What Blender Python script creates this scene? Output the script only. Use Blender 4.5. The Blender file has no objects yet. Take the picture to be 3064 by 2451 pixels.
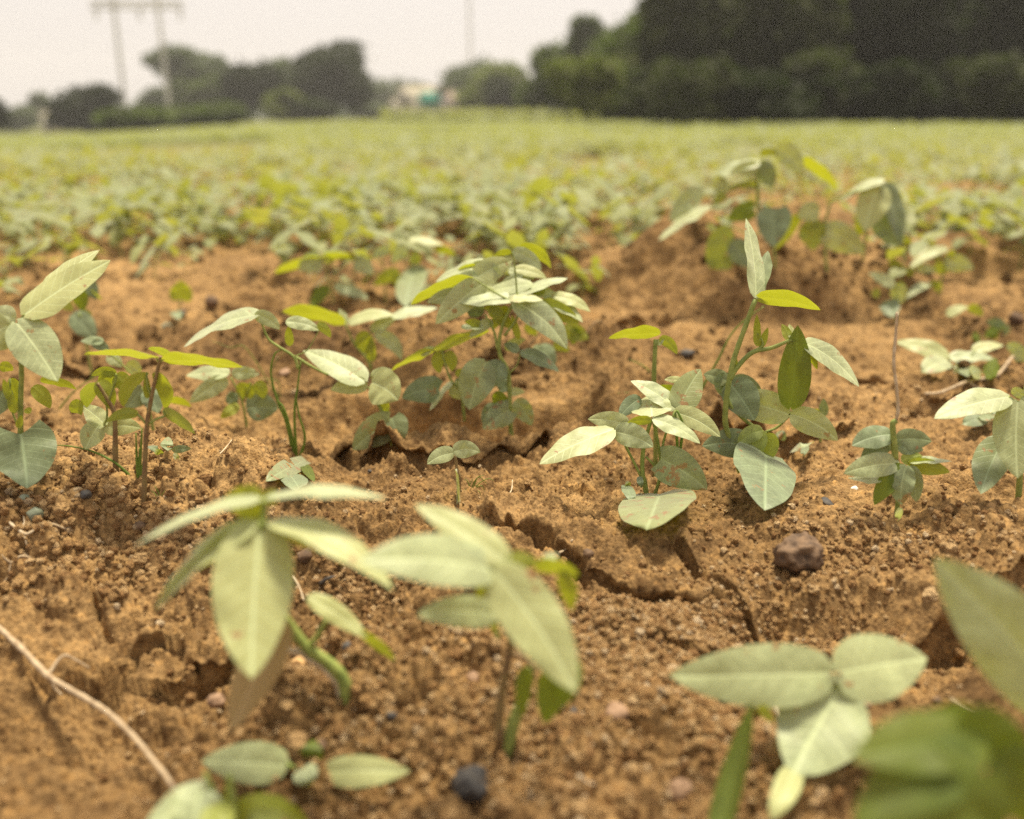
import bpy, math, random
import numpy as np
from mathutils import Vector, Matrix
random.seed(7)
RNG = np.random.default_rng(7)
S = bpy.context.scene
COL = S.collection

# ------------------------------------------------------------------ camera
CAM_H = 0.30
FPX = 2653.0                                   # focal length in photograph pixels (3064 wide)
CXP, CYP, HZ = 1532.0, 1225.5, 352.0
PITCH = math.atan((CYP - HZ) / FPX)
SP, CP = math.sin(PITCH), math.cos(PITCH)
cam_data = bpy.data.cameras.new('camera')
cam_data.sensor_width = 36.0
cam_data.lens = 36.0 * FPX / 3064.0
cam_data.clip_start = 0.01
cam_data.clip_end = 3000
cam_data.dof.use_dof = True
cam_data.dof.focus_distance = 0.69
cam_data.dof.aperture_fstop = 2.9
cam_data.dof.aperture_blades = 7
cam = bpy.data.objects.new('camera', cam_data)
COL.objects.link(cam)
cam.location = (0, 0, CAM_H)
cam.rotation_euler = (math.pi / 2 - PITCH, 0, 0)
S.camera = cam
CAM = Vector((0, 0, CAM_H))

# ------------------------------------------------------------------ light
SUN_EL, SUN_AZ = math.radians(73), math.radians(24)      # azimuth from +Y towards +X: ahead of the camera
w = bpy.data.worlds.new('World'); S.world = w; w.use_nodes = True
nt = w.node_tree; nt.nodes.clear()
sky = nt.nodes.new('ShaderNodeTexSky'); sky.sky_type = 'NISHITA'; sky.sun_disc = False
sky.sun_elevation = SUN_EL; sky.sun_rotation = SUN_AZ; sky.dust_density = 6; sky.air_density = 1.0; sky.ozone_density = 1.0
hs = nt.nodes.new('ShaderNodeHueSaturation'); hs.inputs['Saturation'].default_value = 0.25
mx = nt.nodes.new('ShaderNodeMix'); mx.data_type = 'RGBA'; mx.inputs['Factor'].default_value = 0.72
mx.inputs['B'].default_value = (12.0, 11.0, 10.2, 1)
bg = nt.nodes.new('ShaderNodeBackground'); bg.inputs['Strength'].default_value = 0.040
out = nt.nodes.new('ShaderNodeOutputWorld')
nt.links.new(sky.outputs[0], hs.inputs['Color']); nt.links.new(hs.outputs[0], mx.inputs['A'])
nt.links.new(mx.outputs['Result'], bg.inputs[0]); nt.links.new(bg.outputs[0], out.inputs[0])
sun_d = bpy.data.lights.new('sun', 'SUN'); sun_d.energy = 3.2; sun_d.angle = math.radians(10); sun_d.color = (1.0, 0.90, 0.68)
sun = bpy.data.objects.new('sun', sun_d); COL.objects.link(sun)
sun.location = (0, 0, 20)
sdir = Vector((math.sin(SUN_AZ) * math.cos(SUN_EL), math.cos(SUN_AZ) * math.cos(SUN_EL), math.sin(SUN_EL)))
sun.rotation_euler = sdir.to_track_quat('Z', 'Y').to_euler()

S.view_settings.view_transform = 'Standard'; S.view_settings.look = 'None'
S.view_settings.exposure = 1.28; S.view_settings.gamma = 1.0; S.view_settings.use_curve_mapping = False
S.render.engine = 'CYCLES'
S.cycles.max_bounces = 6; S.cycles.diffuse_bounces = 3; S.cycles.glossy_bounces = 2
S.cycles.transmission_bounces = 4; S.cycles.volume_bounces = 0; S.cycles.transparent_max_bounces = 4
S.cycles.caustics_reflective = False; S.cycles.caustics_refractive = False
S.cycles.use_denoising = False

# ------------------------------------------------------------------ noise
def _h(ix, iy, seed):
    n = (ix.astype(np.int64) * 374761393 + iy.astype(np.int64) * 668265263 + seed * 974634777) & 0xffffffff
    n = ((n ^ (n >> 13)) * 1274126177) & 0xffffffff
    n = ((n ^ (n >> 16)) * 2246822519) & 0xffffffff
    return ((n ^ (n >> 13)) & 0xffffff).astype(np.float64) / 16777216.0
def vnoise(x, y, seed=0):
    ix = np.floor(x); iy = np.floor(y); fx = x - ix; fy = y - iy
    fx = fx * fx * (3 - 2 * fx); fy = fy * fy * (3 - 2 * fy)
    a = _h(ix, iy, seed); b = _h(ix + 1, iy, seed); c = _h(ix, iy + 1, seed); d = _h(ix + 1, iy + 1, seed)
    return (a + (b - a) * fx) * (1 - fy) + (c + (d - c) * fx) * fy - 0.5
def fbm(x, y, seed=0, octv=4, gain=0.5):
    s = 0; a = 1.0
    for k in range(octv):
        s = s + a * vnoise(x * 2 ** k + 17.3 * k, y * 2 ** k - 9.1 * k, seed + k); a *= gain
    return s
def domes(x, y, seed=0, keep=0.8):
    """crumbs: the upper envelope of randomly sized round grains, height 0..1"""
    ix = np.floor(x); iy = np.floor(y); best = np.zeros_like(x)
    for dx in (-1, 0, 1):
        for dy in (-1, 0, 1):
            cx = ix + dx; cy = iy + dy
            px = cx + 0.15 + 0.7 * _h(cx, cy, seed); py = cy + 0.15 + 0.7 * _h(cx, cy, seed + 5)
            r = 0.28 + 0.5 * _h(cx, cy, seed + 9) ** 1.5
            r = np.where(_h(cx, cy, seed + 13) < keep, r, 0.01)
            d2 = ((x - px) ** 2 + (y - py) ** 2) / (r * r)
            best = np.maximum(best, np.sqrt(np.clip(1 - d2, 0, 1)) * r * 1.3)
    return best
def sst(a, b, x):
    t = np.clip((x - a) / (b - a), 0, 1); return t * t * (3 - 2 * t)

# ------------------------------------------------------------------ photograph rays
def ray(px, py):
    a = (px - CXP) / FPX; b = (CYP - py) / FPX
    return Vector((a, CP + b * SP, -SP + b * CP))
def G0(px, py):
    r = ray(px, py); t = CAM_H / -r.z
    return np.array((r.x * t, r.y * t))

BUMPS = []
def bump(px, py, rx, ry, h, p=2): g = G0(px, py); BUMPS.append((g[0], g[1], rx, ry, h, p))
# mounds and hollows of the furrowed soil
bump(200, 1560, .20, .10, .050, 4); bump(480, 2000, .11, .055, -.034, 4); bump(60, 2250, .12, .06, -.030, 4)
bump(1650, 1630, .14, .055, .012, 4); bump(1230, 1840, .045, .013, -.016); bump(1500, 1860, .07, .012, -.006); bump(1150, 1650, .10, .05, .010, 4)
bump(2800, 1930, .12, .040, -.036, 4); bump(2870, 1580, .17, .08, .034, 4); bump(2100, 1690, .12, .035, .012)
bump(1330, 1245, .16, .036, -.058, 6); bump(1330, 1080, .27, .10, .045, 6); bump(820, 1300, .1, .05, -.014)
bump(1190, 1330, .035, .022, .014)
bump(1830, 870, .24, .11, .062, 6); bump(2330, 905, .25, .15, .095, 6); bump(2380, 760, .3, .2, .03)
bump(700, 860, .55, .28, .030, 4); bump(240, 1030, .12, .07, -.050, 4); bump(2900, 800, .25, .12, .045, 6); bump(2900, 1040, .2, .06, -.025)
bump(560, 1420, .1, .04, -.010); bump(2230, 2090, .075, .075, -.018); bump(1700, 2100, .16, .06, .010)
bump(2980, 640, .5, .25, .08, 6); bump(1000, 2330, .12, .05, -.012); bump(1520, 2210, .03, .02, -.008); bump(1180, 2150, .05, .02, .008)

def poly_g(pts, z=.018): return [G0(*p) * (CAM_H - z) / CAM_H for p in pts]
CRACKS = [(poly_g([(1530, 1640), (1640, 1662), (1720, 1700), (1770, 1745), (1870, 1775), (2060, 1805)], .006), .0032, .014, .006, .006),
          (poly_g([(2040, 1690), (2140, 1760), (2300, 1850), (2500, 1870)], .008), .003, .008, .004, .003),
          (poly_g([(2180, 1860), (2400, 1890), (2600, 1860), (2850, 1790), (3100, 1745)]), .005, .014, .010, .006),
          (poly_g([(1130, 1800), (1200, 1790), (1300, 1785), (1420, 1765), (1500, 1745)]), .006, .014, .008, .005),
          (poly_g([(520, 1880), (600, 1850), (690, 1840)]), .005, .020, .012, .005),
          (poly_g([(300, 1900), (380, 1830), (470, 1815)]), .003, .012, .010, .003),
          (poly_g([(1030, 1285), (1150, 1300), (1350, 1308), (1480, 1290), (1580, 1262)]), .020, .034, .022, .034),
          (poly_g([(1750, 1010), (1850, 960), (1950, 940)]), .008, .012, .014, .012),
          (poly_g([(2150, 1250), (2350, 1290), (2450, 1270)]), .008, .012, .010, .010),
          (poly_g([(1740, 1250), (1760, 1190), (1840, 1140)]), .003, .006, .006, .003),
          (poly_g([(2620, 1100), (2760, 1190), (2900, 1180)]), .008, .010, .010, .010),
          (poly_g([(200, 1050), (300, 1060), (420, 1020)]), .012, .016, .012, .012),
          (poly_g([(260, 1730), (300, 1790), (310, 1830)]), .002, .008, .0, .0)]
def seg_dist(x, y, pts):
    best = np.full_like(x, 9.0); side = np.zeros_like(x)
    for a, b in zip(pts[:-1], pts[1:]):
        dx, dy = b[0] - a[0], b[1] - a[1]; L2 = dx * dx + dy * dy
        t = np.clip(((x - a[0]) * dx + (y - a[1]) * dy) / L2, 0, 1)
        ex = x - a[0] - t * dx; ey = y - a[1] - t * dy
        d = np.hypot(ex, ey); cr = np.sign(ey)
        m = d < best; side = np.where(m, cr, side); best = np.where(m, d, best)
    return best, side

def height(x, y, detail=True):
    x = np.asarray(x, float); y = np.asarray(y, float)
    r = np.hypot(x, y)
    z = np.zeros_like(x)
    wx = x + fbm(x * 14, y * 14, 41, 3) * 0.035; wy = y + fbm(x * 14 + 50, y * 14, 45, 3) * 0.030
    for bx, by, rx, ry, h, p in BUMPS:
        q = ((wx - bx) / rx) ** 2 + ((wy - by) / ry) ** 2
        z += h * np.exp(-q ** (p / 2))
    near = 1 - sst(3.0, 9.0, r)
    z += near * (fbm(x * 4.2, y * 4.2, 3, 2) * 0.022 + fbm(x * 15, y * 15, 11, 2) * 0.017)
    z += (1 - near) * fbm(x * .8, y * .8, 5, 2) * 0.04 * sst(3, 9, r)
    az = x / np.maximum(y, .05)
    z -= 0.016 * np.maximum(r - 5, 0) * sst(0.16, 0.55, -az) * (y > 0) * (1 - 0.5 * sst(60, 200, r))
    for pts, wd, dp, st, oh in CRACKS:
        m = (np.abs(x - pts[len(pts) // 2][0]) < .4) & (np.abs(y - pts[len(pts) // 2][1]) < .4)
        if np.any(m):
            xx = wx[m] if z.ndim else wx; yy = wy[m] if z.ndim else wy
            jx = fbm(x[m] * 60, y[m] * 60, 71, 2) * .010; jy = fbm(x[m] * 60, y[m] * 60, 75, 2) * .010
            d, side = seg_dist(x[m] + jx, y[m] + jy, pts)
            wv = wd * (0.5 + 1.2 * np.abs(vnoise(x[m] * 50, y[m] * 50, 91) + .5))
            wv = wv * (1.5 if oh > .02 else 1.15); z[m] += -1.5 * dp * np.exp(-(d / wv) ** 2 * 1.2) + 1.3 * st * np.where(side > 0, 1, 0) * np.exp(-(d / .04) ** 2)
    if detail:
        cr = sst(-.18, .22, fbm(x * 9, y * 9, 23, 3)) * .75 + .25
        gx = x + fbm(x * 70, y * 70, 27, 2) * .004; gy = y + fbm(x * 70, y * 70, 29, 2) * .004
        n1 = domes(gx / .022, gy / .022, 51, .45); n2 = domes(gx / .010, gy / .010, 61, .7); n3 = domes(gx / .0048, gy / .0048, 67, .85)
        f3 = 1 - sst(.9, 2.2, r); f2 = 1 - sst(2.2, 5, r); f1 = 1 - sst(4, 8, r)
        z += f1 * (.35 + .65 * cr) * n1 * .012 + f2 * ((.2 + .8 * cr) * n2 * .0070) + f3 * n3 * .0046 * (0.5 + .5 * cr)
        z += f3 * fbm(x * 260, y * 260, 33, 2) * .0022 + f2 * fbm(x * 62, y * 62, 37, 2) * .0065 * (.4 + .6 * cr) * (1 + sst(.8, 1.6, r))
    return z

def overhang(x, y):
    """how far the lip above a crack leans over it, towards the camera"""
    s_ = np.zeros_like(x)
    for pts, wd, dp, st, oh in CRACKS:
        m = (np.abs(x - pts[len(pts) // 2][0]) < .4) & (np.abs(y - pts[len(pts) // 2][1]) < .4)
        if oh <= 0 or not np.any(m): continue
        jx = fbm(x[m] * 60, y[m] * 60, 71, 2) * .010; jy = fbm(x[m] * 60, y[m] * 60, 75, 2) * .010
        d, side = seg_dist(x[m] + jx, y[m] + jy, pts)
        lip = sst(wd * .9, wd * 1.5, d) * (1 - sst(wd * 1.5, wd * 1.5 + oh * 3.2, d)) * (side > 0)
        s_[m] = np.maximum(s_[m], oh * lip * (.6 + .9 * np.abs(vnoise(x[m] * 40, y[m] * 40, 95) + .5)))
    return s_

def ground_hit(px, py):
    r = ray(px, py)
    t = np.arange(0.15, 12, 0.002)
    X = r.x * t; Y = r.y * t; Z = CAM_H + r.z * t
    hh = height(X, Y, False)
    k = np.argmax(Z < hh)
    return Vector((X[k], Y[k], float(height(np.array([X[k]]), np.array([Y[k]]))[0])))

# ------------------------------------------------------------------ materials
def mat(name):
    m = bpy.data.materials.new(name); m.use_nodes = True; n = m.node_tree; n.nodes.clear()
    o = n.nodes.new('ShaderNodeOutputMaterial'); return m, n, o
def N(n, t, **kw):
    x = n.nodes.new(t)
    for k, v in kw.items():
        if k in x.inputs.keys(): x.inputs[k].default_value = v
        else: setattr(x, k, v)
    return x
def ramp(n, src, stops):
    r = n.nodes.new('ShaderNodeValToRGB'); e = r.color_ramp.elements
    while len(e) < len(stops): e.new(0.5)
    for el, (p, c) in zip(e, stops): el.position = p; el.color = (*c, 1) if len(c) == 3 else c
    n.links.new(src, r.inputs[0]); return r
def mixc(n, f, a, b, bt='MIX'):
    m = n.nodes.new('ShaderNodeMix'); m.data_type = 'RGBA'; m.blend_type = bt
    for s, v in (('Factor', f), ('A', a), ('B', b)):
        if hasattr(v, 'is_output'): n.links.new(v, m.inputs[s])
        else: m.inputs[s].default_value = v if s == 'Factor' else (*v, 1)
    return m.outputs['Result']

def leaf_material(name, top, back, trans, spots=0.0, tw=0.30, spec=.55, rough=.50, sheen=.6):
    m, n, o = mat(name)
    uv = N(n, 'ShaderNodeTexCoord'); sep = N(n, 'ShaderNodeSeparateXYZ'); n.links.new(uv.outputs['UV'], sep.inputs[0])
    info = N(n, 'ShaderNodeObjectInfo')
    def M(op, a, b=None, clamp=False):
        q = N(n, 'ShaderNodeMath', operation=op); q.use_clamp = clamp
        for i, v in enumerate((a, b)):
            if v is None: continue
            if hasattr(v, 'is_output'): n.links.new(v, q.inputs[i])
            else: q.inputs[i].default_value = v
        return q.outputs[0]
    au = M('ABSOLUTE', M('SUBTRACT', sep.outputs['X'], 0.5))
    mid = M('SUBTRACT', 1.0, M('MULTIPLY', au, 26.0), True)
    sv = M('FRACT', M('MULTIPLY', M('SUBTRACT', sep.outputs['Y'], M('MULTIPLY', au, 0.42)), 8.5))
    sv = M('SUBTRACT', 1.0, M('MULTIPLY', M('ABSOLUTE', M('SUBTRACT', sv, 0.5)), 13.0), True)
    vein = M('MAXIMUM', mid, M('MULTIPLY', sv, 0.55), True)
    nz = N(n, 'ShaderNodeTexNoise', Scale=55.0, Detail=4.0)
    off = N(n, 'ShaderNodeVectorMath', operation='ADD')
    n.links.new(uv.outputs['Object'], off.inputs[0]); n.links.new(info.outputs['Random'], off.inputs[1])
    n.links.new(off.outputs[0], nz.inputs['Vector'])
    c1 = ramp(n, nz.outputs['Fac'], [(0.3, [v * .78 for v in top]), (0.7, [v * 1.2 for v in top])])
    nz2 = N(n, 'ShaderNodeTexNoise', Scale=420.0, Detail=3.0); n.links.new(off.outputs[0], nz2.inputs['Vector'])
    c1m = mixc(n, .55, c1.outputs[0], ramp(n, nz2.outputs['Fac'], [(.3, (.62, .66, .6)), (.7, (1.3, 1.28, 1.25))]).outputs[0], 'MULTIPLY')
    yel = M('MULTIPLY', M('POWER', info.outputs['Random'], 2.0), 0.5)
    c2 = mixc(n, yel, c1m, [top[0] * 1.35, top[1] * 1.15, top[2] * .6])
    c3 = mixc(n, M('MULTIPLY', vein, 0.75), c2, [v * 1.9 for v in top])
    geo = N(n, 'ShaderNodeNewGeometry')
    c4 = mixc(n, geo.outputs['Backfacing'], c3, mixc(n, M('MULTIPLY', vein, .4), back, [v * 1.4 for v in back]))
    if spots > 0:
        ns = N(n, 'ShaderNodeTexNoise', Scale=85.0, Detail=5.0, Roughness=.65); n.links.new(off.outputs[0], ns.inputs['Vector'])
        sp = ramp(n, ns.outputs['Fac'], [(.66 - spots * .1, (0, 0, 0)), (.70 - spots * .1, (1, 1, 1))])
        c4 = mixc(n, sp.outputs[0], c4, (.30, .15, .06))
        tf = sp.outputs[0]
    p = N(n, 'ShaderNodeBsdfPrincipled', Roughness=rough)
    p.inputs['Specular IOR Level'].default_value = spec
    p.inputs['Sheen Weight'].default_value = sheen; p.inputs['Sheen Tint'].default_value = (1, .98, .86, 1); p.inputs['Sheen Roughness'].default_value = 0.5
    n.links.new(c4, p.inputs['Base Color'])
    t = N(n, 'ShaderNodeBsdfTranslucent')
    tc = mixc(n, M('MULTIPLY', vein, .35), trans, [v * .55 for v in trans]); n.links.new(tc, t.inputs['Color'])
    ms = N(n, 'ShaderNodeMixShader'); ms.inputs[0].default_value = tw
    n.links.new(p.outputs[0], ms.inputs[1]); n.links.new(t.outputs[0], ms.inputs[2])
    hgt = M('SUBTRACT', M('MULTIPLY', nz.outputs['Fac'], 0.5), M('MULTIPLY', vein, 0.7))
    b = N(n, 'ShaderNodeBump', Strength=0.28, Distance=0.0010); n.links.new(hgt, b.inputs['Height'])
    n.links.new(b.outputs[0], p.inputs['Normal'])
    n.links.new(ms.outputs[0], o.inputs[0])
    return m
LEAF = leaf_material('bean_leaf', (.37, .42, .235), (.25, .30, .05), (.40, .44, .02), 0.30)
LEAF_SPOT = leaf_material('spotted_bean_leaf', (.235, .28, .14), (.25, .30, .07), (.38, .42, .03), 0.75)
LEAF_DARK = leaf_material('dark_leaf', (.095, .13, .025), (.12, .17, .02), (.34, .40, .01), 0.0, .35, .3, .5, .03)
LEAF_YOUNG = leaf_material('young_leaf', (.27, .33, .10), (.30, .34, .04), (.37, .40, .01), 0.0, .45)
LEAF_BLUE = leaf_material('grey_green_leaf', (.175, .22, .125), (.19, .24, .08), (.25, .32, .06), 0.25, .2, .4, .5, .25)
LEAF_DRY = leaf_material('dry_leaf', (.30, .22, .12), (.3, .23, .12), (.3, .25, .08), 0.3, .2)
LEAF_FAR = leaf_material('field_leaf', (.20, .235, .095), (.22, .26, .05), (.37, .39, .04), 0.0, .36, .3, .55)
MATS = {'l': LEAF, 's': LEAF_SPOT, 'k': LEAF_DARK, 'y': LEAF_YOUNG, 'b': LEAF_BLUE, 'r': LEAF_DRY}

def plain(name, c1, c2, scale=60, rough=.75, bumpd=0.001, spec=.3, trans=None):
    m, n, o = mat(name)
    tc = N(n, 'ShaderNodeTexCoord'); nz = N(n, 'ShaderNodeTexNoise', Scale=scale, Detail=5.0, Roughness=.6)
    n.links.new(tc.outputs['Object'], nz.inputs['Vector'])
    r = ramp(n, nz.outputs['Fac'], [(.32, c1), (.68, c2)])
    p = N(n, 'ShaderNodeBsdfPrincipled', Roughness=rough); p.inputs['Specular IOR Level'].default_value = spec
    n.links.new(r.outputs[0], p.inputs['Base Color'])
    b = N(n, 'ShaderNodeBump', Strength=.6, Distance=bumpd); n.links.new(nz.outputs['Fac'], b.inputs['Height']); n.links.new(b.outputs[0], p.inputs['Normal'])
    if trans:
        t = N(n, 'ShaderNodeBsdfTranslucent'); t.inputs['Color'].default_value = (*trans, 1)
        ms = N(n, 'ShaderNodeMixShader'); ms.inputs[0].default_value = .3
        n.links.new(p.outputs[0], ms.inputs[1]); n.links.new(t.outputs[0], ms.inputs[2]); n.links.new(ms.outputs[0], o.inputs[0])
    else: n.links.new(p.outputs[0], o.inputs[0])
    return m
STEM = plain('green_stem', (.16, .21, .05), (.30, .34, .09), 140, .6, .0006, .3)
STEM_RED = plain('reddish_stem', (.16, .09, .05), (.26, .20, .08), 140, .6, .0006, .3)
STRAW = plain('dry_stalk', (.38, .28, .17), (.60, .50, .36), 120, .8, .0008, .2)
TWIG = plain('twig_bark', (.26, .18, .11), (.50, .39, .26), 160, .85, .0012, .2)
GRASS = plain('grass_blade', (.12, .20, .03), (.22, .32, .05), 80, .5, .0005, .4, (.3, .4, .02))
ROCK = plain('purple_brown_stone', (.060, .038, .026), (.21, .13, .075), 120, .8, .0025, .3)
ROCK_BLUE = plain('blue_grey_stone', (.035, .035, .04), (.10, .085, .07), 160, .7, .001, .3)
ROCK_PINK = plain('pinkish_stone', (.20, .12, .07), (.36, .23, .15), 160, .8, .001, .3)
CHIP = plain('pale_green_chip', (.16, .18, .12), (.30, .33, .24), 160, .7, .001, .3)
FOL = {}
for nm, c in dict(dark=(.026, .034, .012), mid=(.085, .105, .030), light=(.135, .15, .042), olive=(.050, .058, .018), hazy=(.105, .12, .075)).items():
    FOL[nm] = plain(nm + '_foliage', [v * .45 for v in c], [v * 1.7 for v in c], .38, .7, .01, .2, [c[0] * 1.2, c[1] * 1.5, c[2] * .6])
BARK = plain('bark', (.06, .045, .035), (.14, .11, .085), 3, .9, .02, .2)
CONCRETE = plain('weathered_concrete', (.55, .53, .50), (.66, .63, .59), 1.5, .9, .01, .2)
CREAM = plain('cream_plaster', (.68, .60, .47), (.80, .73, .60), 1.2, .9, .01, .2)
PINKW = plain('pink_plaster', (.58, .44, .36), (.66, .52, .44), 1.2, .9, .01, .2)
TURQ = plain('turquoise_paint', (.06, .42, .34), (.10, .52, .43), 2, .5, .003, .4)
DARKW = plain('dark_opening', (.03, .03, .035), (.05, .05, .055), 2, .5, .002, .4)
ROOFM = plain('roof_sheet', (.40, .36, .32), (.52, .48, .44), 2, .7, .01, .3)

# soil
def soil_material():
    m, n, o = mat('sandy_soil')
    tc = N(n, 'ShaderNodeTexCoord')
    def nz(sc, det=4.0, rough=.55):
        q = N(n, 'ShaderNodeTexNoise', Scale=sc, Detail=det, Roughness=rough); n.links.new(tc.outputs['Object'], q.inputs['Vector']); return q.outputs['Fac']
    big, medi, fine = nz(4.3, 5, .6), nz(60.0, 4), nz(430.0, 4, .7)
    c = ramp(n, big, [(.34, (.135, .080, .035)), (.46, (.225, .138, .060)), (.58, (.30, .188, .084)), (.74, (.38, .245, .112))]).outputs[0]
    c = mixc(n, .75, c, ramp(n, medi, [(.30, (.34, .28, .24)), (.5, (1, 1, 1)), (.72, (1.3, 1.26, 1.15))]).outputs[0], 'MULTIPLY')
    c = mixc(n, .8, c, ramp(n, fine, [(.32, (.34, .28, .22)), (.5, (1, 1, 1)), (.70, (1.45, 1.4, 1.25))]).outputs[0], 'MULTIPLY')
    vo = N(n, 'ShaderNodeTexVoronoi', Scale=330.0); n.links.new(tc.outputs['Object'], vo.inputs['Vector'])
    sepc = N(n, 'ShaderNodeSeparateColor'); n.links.new(vo.outputs['Color'], sepc.inputs[0])
    c = mixc(n, .6, c, ramp(n, sepc.outputs[0], [(0, (.66, .62, .6)), (.5, (1, 1, 1)), (.9, (1.1, 1.06, 1)), (1, (1.5, 1.4, 1.2))]).outputs[0], 'MULTIPLY')
    # beyond the field the ground is grass
    pos = N(n, 'ShaderNodeSeparateXYZ'); n.links.new(tc.outputs['Object'], pos.inputs[0])
    far = N(n, 'ShaderNodeMapRange'); far.inputs['From Min'].default_value = 5; far.inputs['From Max'].default_value = 14
    n.links.new(pos.outputs['Y'], far.inputs['Value'])
    g = ramp(n, nz(.35, 5), [(.3, (.085, .11, .03)), (.7, (.15, .14, .05))]).outputs[0]
    c = mixc(n, far.outputs[0], c, g)
    p = N(n, 'ShaderNodeBsdfPrincipled', Roughness=.95); p.inputs['Specular IOR Level'].default_value = .15
    n.links.new(c, p.inputs['Base Color'])
    b = N(n, 'ShaderNodeBump', Strength=.9, Distance=.0018); n.links.new(fine, b.inputs['Height'])
    b2 = N(n, 'ShaderNodeBump', Strength=.8, Distance=.006); n.links.new(medi, b2.inputs['Height']); n.links.new(b2.outputs[0], b.inputs['Normal'])
    n.links.new(b.outputs[0], p.inputs['Normal']); n.links.new(p.outputs[0], o.inputs[0])
    return m
SOIL = soil_material()
def crumb_material():
    m, n, o = mat('soil_crumb')
    info = N(n, 'ShaderNodeObjectInfo'); tc = N(n, 'ShaderNodeTexCoord')
    r = ramp(n, info.outputs['Random'], [(0, (.34, .19, .08)), (.35, (.48, .29, .125)), (.7, (.58, .38, .18)), (.92, (.68, .48, .26)), (1, (.76, .60, .40))])
    nz = N(n, 'ShaderNodeTexNoise', Scale=2.5, Detail=5.0); n.links.new(tc.outputs['Object'], nz.inputs['Vector'])
    c = mixc(n, .8, r.outputs[0], ramp(n, nz.outputs['Fac'], [(.3, (.6, .55, .5)), (.7, (1.2, 1.15, 1.1))]).outputs[0], 'MULTIPLY')
    p = N(n, 'ShaderNodeBsdfPrincipled', Roughness=.9); p.inputs['Specular IOR Level'].default_value = .2
    b = N(n, 'ShaderNodeBump', Strength=.7, Distance=.3); n.links.new(nz.outputs['Fac'], b.inputs['Height']); n.links.new(b.outputs[0], p.inputs['Normal'])
    n.links.new(c, p.inputs['Base Color']); n.links.new(p.outputs[0], o.inputs[0]); return m
CRUMB = crumb_material()

# ------------------------------------------------------------------ mesh helpers
def np_mesh(name, V, F, m=None, uv=None, smooth=True):
    me = bpy.data.meshes.new(name); V = np.asarray(V, np.float32); F = np.asarray(F, np.int32)
    nv, nf, k = len(V), len(F), F.shape[1]
    me.vertices.add(nv); me.vertices.foreach_set('co', V.ravel())
    me.loops.add(nf * k); me.loops.foreach_set('vertex_index', F.ravel())
    me.polygons.add(nf); me.polygons.foreach_set('loop_start', np.arange(0, nf * k, k, dtype=np.int32))
    try: me.polygons.foreach_set('loop_total', np.full(nf, k, dtype=np.int32))
    except Exception: pass
    me.update(calc_edges=True)
    if smooth: me.polygons.foreach_set('use_smooth', np.ones(nf, dtype=bool))
    if uv is not None:
        l = me.uv_layers.new(name='UVMap'); l.data.foreach_set('uv', np.asarray(uv, np.float32)[F.ravel()].ravel())
    if m: me.materials.append(m)
    me.update(); me.validate()
    return me
def obj(name, me, parent=None, link=True):
    o = bpy.data.objects.new(name, me)
    if link: COL.objects.link(o)
    if parent: o.parent = parent
    return o
def tag(o, label=None, cat=None, group=None, kind=None):
    if label: o['label'] = label
    if cat: o['category'] = cat
    if group: o['group'] = group
    if kind: o['kind'] = kind
    return o
def empty(name, loc, label, cat, group=None):
    o = bpy.data.objects.new(name, None); COL.objects.link(o); o.location = loc; o.empty_display_size = .02
    return tag(o, label, cat, group)

def leaf_arrays(B, C, T, Nn, width, heart=0.15, rows=14, half=4, fold=.16, curl=.12, seed=0):
    """ovate leaf blade along the curve B-C-T, upper side along Nn"""
    B, C, T, Nn = (np.array(v, float) for v in (B, C, T, Nn))
    rs = np.random.default_rng(seed)
    ph1, ph2, am = rs.uniform(0, 6.3), rs.uniform(0, 6.3), rs.uniform(.02, .055)
    tw = rs.uniform(-.25, .25); asym = rs.uniform(-.07, .07)
    cols = 2 * half + 1; V = []; UV = []
    for i in range(rows + 1):
        t = i / rows; tt = t
        if i == 0: tt = 0.0
        P = (1 - tt) ** 2 * B + 2 * tt * (1 - tt) * C + tt * tt * T
        D = 2 * (1 - tt) * (C - B) + 2 * tt * (T - C); D /= np.linalg.norm(D) + 1e-9
        W = np.cross(D, Nn); W /= np.linalg.norm(W) + 1e-9
        Np = np.cross(W, D)
        a = tw * (tt - .2); W2 = W * math.cos(a) + Np * math.sin(a); N2 = Np * math.cos(a) - W * math.sin(a)
        tq = max(tt, .0)
        e = .45 if heart < .3 else .30
        prof = (tq ** e) * ((1 - tq) ** .80) / ((e / (e + .8)) ** e * (.8 / (e + .8)) ** .8)
        if heart > .3: prof = max(prof, .55 * (1 - tq * 6) if tq < .16 else 0)
        if i == 0: prof = .10 if heart < .3 else .62
        if i == rows: prof = .012
        L = np.linalg.norm(T - B)
        for j in range(cols):
            u = (j - half) / half; au = abs(u)
            hw = width / 2 * prof * (1 + asym * np.sign(u))
            z = fold * au * hw * 1.0 - curl * hw * u * u * 1.3 + am * width * au * math.sin(tt * 9 + ph1 + (2 if u > 0 else 0)) * prof + am * .5 * width * math.sin(tt * 19 + ph2 + u * 3) * au * prof
            back = -heart * L * .32 * (au ** 1.3) * max(0, 1 - tt * 2.2) ** 1.5 if heart > 0 else 0
            V.append(P + W2 * u * hw + N2 * z + D * back); UV.append((u * .5 * max(prof, .2) + .5, tt))
    F = []
    for i in range(rows):
        for j in range(cols - 1):
            a = i * cols + j; F.append((a, a + cols, a + cols + 1, a + 1))
    return np.array(V), np.array(F), np.array(UV)
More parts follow.
